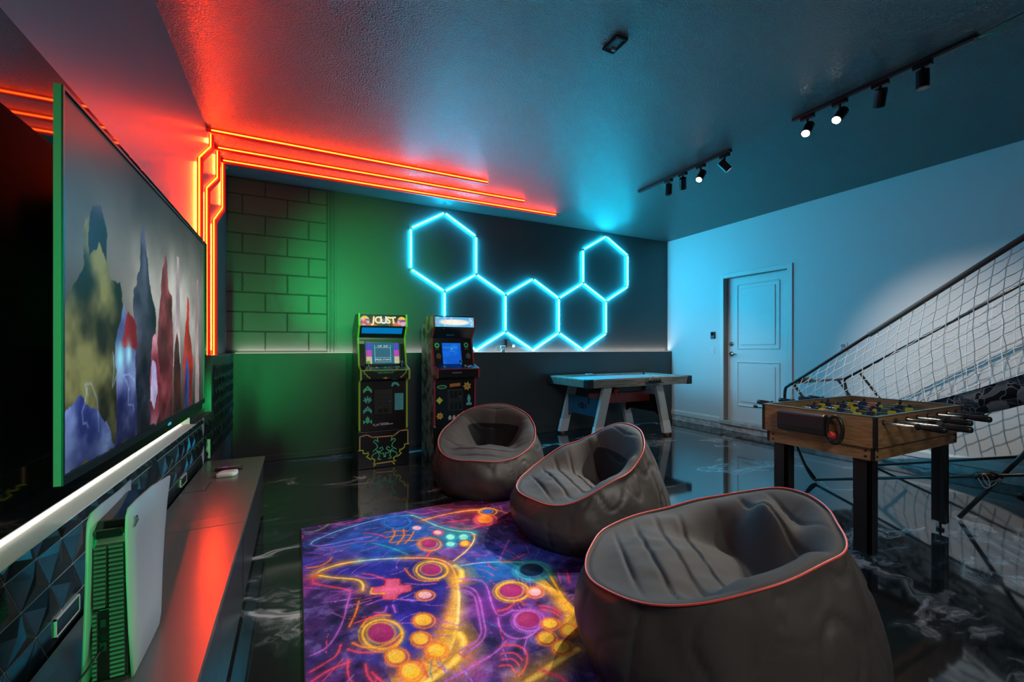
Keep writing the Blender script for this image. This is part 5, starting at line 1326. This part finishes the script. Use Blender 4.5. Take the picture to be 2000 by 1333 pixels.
# ball return box on the end board
b_ = prism(nb(), [(FX0+.001, .775), (FX0-.035, .783), (FX0-.055, .770), (FX0-.058, .70), (FX0-.052, .665), (FX0-.02, .655), (FX0+.001, .66)], 'y', 1.375, 1.635, .006)
rb = obj('ball_return', b_, mat('dark_moulded_plastic', (.022, .022, .028, 1), .32), t); ORG[rb.name] = ORG[t.name]
ring = [(FX0-.03, 1.33+.045*math.cos(a)*.9, .705+.075*math.sin(a)) for a in [2*math.pi*i/18 for i in range(18)]]
obj('return_ring', tube(nb(), ring, .011, 8, closed=True), M_blackpl, rb, True)
b_ = nb(); bmesh.ops.create_uvsphere(b_, u_segments=12, v_segments=8, radius=.022); place(b_, Matrix.Translation((FX0-.028, 1.345, .672)))
bl = obj('ball', b_, mat('red_ball', (.60, .04, .03, 1), .4), None, True); tag(bl, 'red ball in the black return cup of foosball table', 'ball')
M_rod = mat('chrome_rod', (.80, .78, .74, 1), .15, 1.0)
M_yel = mat('yellow_shirt', (.62, .56, .03, 1), .4); M_nav = mat('navy_shirt', (.02, .035, .09, 1), .4); M_hair = mat('dark_hair', (.025, .016, .012, 1), .5)
def man_mesh(m):
    bm = nb()
    prism(bm, [(-.016, -.012), (.016, -.012), (.019, .016), (.014, .022), (-.014, .022), (-.019, .016)], 'x', -.009, .009, .002)
    prism(bm, [(-.012, -.058), (.012, -.058), (.013, -.012), (-.013, -.012)], 'x', -.007, .007, .002)
    n0 = len(bm.faces)
    bmesh.ops.create_uvsphere(bm, u_segments=8, v_segments=6, radius=.0105, matrix=Matrix.Translation((0, 0, .033)))
    bm.faces.ensure_lookup_table()
    for f in bm.faces[n0:]: f.material_index = 1; f.smooth = True
    bmesh.ops.recalc_face_normals(bm, faces=bm.faces[:])
    me = bpy.data.meshes.new('player'); bm.to_mesh(me); bm.free(); me.materials.append(m); me.materials.append(M_hair); return me
mY, mN = man_mesh(M_yel), man_mesh(M_nav)
RODX = [2.77+.127*i for i in range(8)]; COUNT = [1, 2, 3, 5, 5, 3, 2, 1]; NEAR = {0: .250, 1: .30, 2: .125, 3: .225, 4: .10, 5: .225, 6: .175, 7: .125}
HANDLE = {0, 1, 3, 5}; TEAM = [mN, mY, mN, mY, mN, mY, mN, mY]
OFFS = [.02, -.03, .015, .0, .03, -.02, .02, -.03]
RZ = .765
for i, x in enumerate(RODX):
    y0 = FY0-NEAR[i]; y1 = FY1+(.11 if i in HANDLE else .25)
    r = obj('rod', cyl(nb(), (x, y0+.02, RZ), (x, y1-.02, RZ), .0062, 10), M_rod, t, True); ORG[r.name] = ORG[t.name]
    b_ = nb()
    yh0, yh1, s = (y0, y0+.115, 1) if i in HANDLE else (y1, y1-.115, -1)
    prof = [(0, .010), (.004, .0155), (.03, .0165), (.06, .0150), (.085, .0130), (.095, .0105), (.104, .0165), (.112, .0165), (.115, .008)]
    tube(b_, [(x, yh0+s*d, RZ) for d, _ in prof], [q for _, q in prof], 14); obj('handle', b_, M_blackpl, r, True)
    yc = y1 if i in HANDLE else y0; s = -1 if i in HANDLE else 1
    obj('end_cap', tube(nb(), [(x, yc, RZ), (x, yc+s*.004, RZ), (x, yc+s*.024, RZ), (x, yc+s*.03, RZ)], [.005, .010, .010, .007], 12), M_blackpl, r, True)
    b_ = nb(); cyl(b_, (x, FY0-.006, RZ), (x, FY0+.002, RZ), .013, 14); cyl(b_, (x, FY1-.002, RZ), (x, FY1+.006, RZ), .013, 14); obj('bearing', b_, M_blackpl, r, True)
    n = COUNT[i]; sp = {1: 0, 2: .20, 3: .155, 5: .095}[n]
    for k in range(n):
        y = (FY0+FY1)/2+OFFS[i]+(k-(n-1)/2)*sp
        share('player', TEAM[i], Vector((x, y, RZ))-ORG[t.name], r)

# ---------------------------------------------------------------- basketball game frame with nets
M_net = mat('white_net_cord', (.85, .85, .83, 1), .6)
M_print = mat('monochrome_ramp_print', (.05, .06, .07, 1), .5)
def _ramp(m):
    tc = N(m, 'ShaderNodeTexCoord'); mp = N(m, 'ShaderNodeMapping'); mp.inputs['Scale'].default_value = (1.4, 1, 1)
    v1 = N(m, 'ShaderNodeTexVoronoi'); v1.inputs['Scale'].default_value = 13; v2 = N(m, 'ShaderNodeTexVoronoi'); v2.feature = 'DISTANCE_TO_EDGE'; v2.inputs['Scale'].default_value = 13
    v3 = N(m, 'ShaderNodeTexVoronoi'); v3.feature = 'DISTANCE_TO_EDGE'; v3.inputs['Scale'].default_value = 34
    no = N(m, 'ShaderNodeTexNoise'); no.inputs['Scale'].default_value = 5; ad = N(m, 'ShaderNodeVectorMath'); ad.operation = 'MULTIPLY_ADD'; ad.inputs[1].default_value = (.35, .35, .35)
    L(m, tc.outputs['Object'], mp.inputs['Vector']); L(m, mp.outputs[0], no.inputs['Vector']); L(m, no.outputs['Color'], ad.inputs[0]); L(m, mp.outputs[0], ad.inputs[2])
    for v in (v1, v2, v3): L(m, ad.outputs[0], v.inputs['Vector'])
    c1 = N(m, 'ShaderNodeValToRGB'); c1.color_ramp.interpolation = 'CONSTANT'; e = c1.color_ramp.elements; e[0].color = (.012, .016, .022, 1); e[1].position = .30; e[1].color = (.05, .075, .10, 1)
    for p, c in ((.46, (.012, .014, .018, 1)), (.60, (.42, .45, .48, 1)), (.80, (.04, .05, .07, 1)), (.90, (.25, .28, .30, 1))): q = e.new(p); q.color = c
    sp = N(m, 'ShaderNodeSeparateColor'); L(m, v1.outputs['Color'], sp.inputs[0]); L(m, sp.outputs[0], c1.inputs['Fac'])
    c2 = N(m, 'ShaderNodeValToRGB'); e = c2.color_ramp.elements; e[0].position = .012; e[0].color = (1, 1, 1, 1); e[1].position = .03; e[1].color = (0, 0, 0, 1); L(m, v2.outputs['Distance'], c2.inputs['Fac'])
    c3 = N(m, 'ShaderNodeValToRGB'); e = c3.color_ramp.elements; e[0].position = .02; e[0].color = (.5, .5, .5, 1); e[1].position = .05; e[1].color = (0, 0, 0, 1); L(m, v3.outputs['Distance'], c3.inputs['Fac'])
    gt = N(m, 'ShaderNodeMath'); gt.operation = 'GREATER_THAN'; gt.inputs[1].default_value = .55; L(m, sp.outputs[1], gt.inputs[0])
    ml = N(m, 'ShaderNodeMath'); ml.operation = 'MULTIPLY'; L(m, gt.outputs[0], ml.inputs[0]); L(m, c3.outputs[0], ml.inputs[1])
    mxm = N(m, 'ShaderNodeMath'); mxm.operation = 'MAXIMUM'; L(m, c2.outputs[0], mxm.inputs[0]); L(m, ml.outputs[0], mxm.inputs[1])
    mx = N(m, 'ShaderNodeMix'); mx.data_type = 'RGBA'; L(m, mxm.outputs[0], mx.inputs[0]); L(m, c1.outputs[0], mx.inputs[6]); mx.inputs[7].default_value = (.55, .57, .58, 1)
    L(m, mx.outputs[2], BS(m).inputs['Base Color'])
_ramp(M_print)
NX, FXX = 4.0, 5.06
t = thing('basketball_game', 'folding basketball arcade game with black tube frame, white nets and printed ramp', 'game', (4.5, 1.4, 0))
def rail(x): return [(x, 2.37, .815), (x, 2.33, .836), (x, .95, 1.850), (x, .45, 2.20)]
top0 = [(NX, 2.392, .60), (NX, 2.395, .77), (NX, 2.385, .80), (NX, 2.34, .83)]
fr = obj('rail', tube(nb(), smooth_path([(NX, 2.398, .62), (NX, 2.400, .79), (NX, 2.365, .818), (NX, 2.30, .862)], 2)+[Vector((NX, .95, 1.850)), Vector((NX, .45, 2.20))], .0125, 10), M_blacksteel, t, True)
obj('rail', tube(nb(), [(FXX, 2.43, .835), (FXX, 1.21, 1.66), (FXX, .60, 2.07)], .0125, 10), M_blacksteel, t, True)
obj('sleeve', tube(nb(), [(NX, 1.75, 1.262), (NX, .45, 2.205)], .019, 8), mat('camouflage_sleeve', (.10, .085, .075, 1), .8), t, True)
obj('cross_bar', tube(nb(), smooth_path([(NX, 2.36, .822), (NX+.12, 2.40, .833), (NX+.5, 2.42, .838), (FXX, 2.43, .838)], 1), .0125, 10), M_blacksteel, t, True)
o = obj('pad', tube(nb(), [(NX+.22, 2.405, .840), (NX+.26, 2.407, .848), (NX+.42, 2.413, .850), (NX+.46, 2.415, .842)], [.016, .028, .028, .016], 12), M_blackpl, t, True); o['label'] = 'black foam pad'
for x, y, z in ((NX+.02, 2.33, .83), (FXX-.12, 2.43, .835), (FXX, 2.30, .92)):
    obj('brace', tube(nb(), smooth_path([(x, y, z), (x+.02, y-.06, z-.10), (x+.04, y-.16, z-.26)], 1), .0115, 8), M_blacksteel, t, True)
obj('front_leg', tube(nb(), smooth_path([(NX, 2.395, .64), (NX, 2.37, .52), (NX, 2.30, .30), (NX, 2.23, .14), (NX, 2.17, .03), (NX, 2.13, .015)], 2), .0115, 8), M_blacksteel, t, True)
obj('front_leg', tube(nb(), smooth_path([(FXX, 2.43, .83), (FXX, 2.36, .50), (FXX, 2.24, .12), (FXX, 2.14, .015)], 2), .0115, 8), M_blacksteel, t, True)
obj('leg_brace', tube(nb(), [(NX, 2.235, .15), (NX+.005, 2.14, .03)], .008, 8), M_blacksteel, t, True)
obj('base_bar', tube(nb(), [(NX, 2.15, .018), (NX, .95, .378), (NX, .60, .48)], .0115, 8), M_blacksteel, t, True)
obj('base_bar', tube(nb(), [(FXX, 2.14, .018), (FXX, 1.20, .315), (FXX, .70, .47)], .0115, 8), M_blacksteel, t, True)
obj('rear_leg', tube(nb(), [(NX+.018, 1.245, .010), (NX+.018, .95, .51), (NX+.018, .55, 1.19)], .0135, 8), M_blacksteel, t, True)
obj('rear_leg', tube(nb(), [(FXX-.02, 1.20, .010), (FXX-.02, .85, .62), (FXX-.02, .55, 1.14)], .0135, 8), M_blacksteel, t, True)
o = obj('leg_collar', tube(nb(), [(NX+.018, 1.075, .298), (NX+.018, 1.055, .332)], .017, 10), M_greypl, t, True); o['label'] = 'grey collar'
cb = obj('cable_bundle', tube(nb(), [(NX-.005, 1.18, .305), (NX-.005, 1.14, .322), (NX-.005, 1.08, .338), (NX-.005, 1.055, .345)], [.012, .028, .028, .012], 10), M_blackpl, t, True); ORG[cb.name] = ORG[t.name]
obj('loop_wire', tube(nb(), smooth_path([(NX-.03, 1.14, .31), (NX-.035, 1.11, .25), (NX-.035, 1.08, .27), (NX-.032, 1.10, .345), (NX-.03, 1.13, .34), (NX-.032, 1.09, .26), (NX-.03, 1.06, .30)], 2), .0022, 6), M_rim, cb, True)
obj('foot', cyl(nb(), (FXX-.02, 1.20, 0), (FXX-.02, 1.20, .022), .035, 14), M_blackpl, t, True)
# ramp sheet: sags between the sides, printed both faces, with a skirt on the near side
def rampz(y): 
    u = (2.36-y)/(2.36-.45); return .50+.24*u+.60*u*u*.95
b_ = nb(); nx, ny = 14, 30; g = []
for i in range(ny+1):
    y = 2.34-(2.34-.45)*i/ny; row = []
    for j in range(nx+1):
        f = j/nx; x = NX+.004+(FXX-NX-.008)*f
        row.append(b_.verts.new((x, y, rampz(y)-.16*math.sin(f*math.pi)**.8*(.5+.5*i/ny)-.004*math.sin(y*19+f*9))))
    g.append(row)
for a, b in zip(g, g[1:]):
    for j in range(nx): b_.faces.new((a[j], a[j+1], b[j+1], b[j]))
bmesh.ops.solidify(b_, geom=b_.faces[:], thickness=.004)
rp = obj('ramp', b_, M_print, t, True); rp['label'] = 'black and white printed fabric ramp'
b_ = nb(); g = []
for i in range(ny+1):
    y = 2.34-(2.34-.45)*i/ny; dep = .05+.14*min(1, (i/ny)*1.4); row = []
    for j in range(6):
        f = j/5; row.append(b_.verts.new((NX-.010-.022*math.sin(f*math.pi)*(.6+.4*math.sin(y*7))+.02*f, y, rampz(y)+.012-dep*f)))
    g.append(row)
for a, b in zip(g, g[1:]):
    for j in range(5): b_.faces.new((a[j], a[j+1], b[j+1], b[j]))
bmesh.ops.solidify(b_, geom=b_.faces[:], thickness=.003)
o = obj('skirt', b_, M_print, t, True); o['label'] = 'printed side skirt of the ramp'
def net(x, seed, topf, botf, ya, yb, cell, bow):
    bm = nb(); r = random.Random(seed); ncol = int(abs(yb-ya)/cell); pts = []
    for i in range(ncol+1):
        y = ya+(yb-ya)*i/ncol; zt, zb_ = topf(y), botf(y); nr = 16; col = []
        for k in range(nr+1):
            z = zt-k*cell*1.05
            if z < zb_: z = zb_
            f = (zt-z)/max(zt-zb_, .01)
            col.append(Vector((x-bow*math.sin(min(f, 1)*math.pi)+r.uniform(-.004, .004), y+r.uniform(-.005, .005)+.035*math.sin(f*3.0), z+r.uniform(-.004, .004))))
        pts.append((col, zb_))
    for i, (col, zb_) in enumerate(pts):
        run = [col[0]]
        for p in col[1:]:
            if (p-run[-1]).length > .01: run.append(p)
        if len(run) > 1: tube(bm, run, .0029, 4, False)
        if i:
            pc, pz = pts[i-1]
            for k in range(len(col)):
                if col[k].z > zb_+.01 and pc[k].z > pz+.01:
                    m_ = (col[k]+pc[k])*.5-Vector((0, 0, .006)); tube(bm, [pc[k], m_, col[k]], .0029, 4, False)
    return bm
tn = lambda y: .836+(2.33-y)*(1.014/1.38)
tf = lambda y: .835+(2.43-y)*(.825/1.22)
o = obj('net', net(NX, 5, tn, lambda y: max(rampz(y)+.005, .62), 2.30, .45, .068, .02), M_net, t); o['kind'] = 'stuff'; o['label'] = 'near white side net'
o = obj('net', net(FXX, 6, tf, lambda y: max(rampz(y)+.005, .62), 2.40, .60, .068, -.02), M_net, t); o['kind'] = 'stuff'; o['label'] = 'far white side net'
obj('loose_wire', tube(nb(), smooth_path([(3.84, 1.13, .735), (3.92, 1.12, .70), (4.0, 1.11, .72), (4.05, 1.10, .745), (4.3, 1.05, .78), (4.6, 1.0, .86)], 2), .002, 6), M_blackpl, t)  # loose hanging wire, only grouped with the game
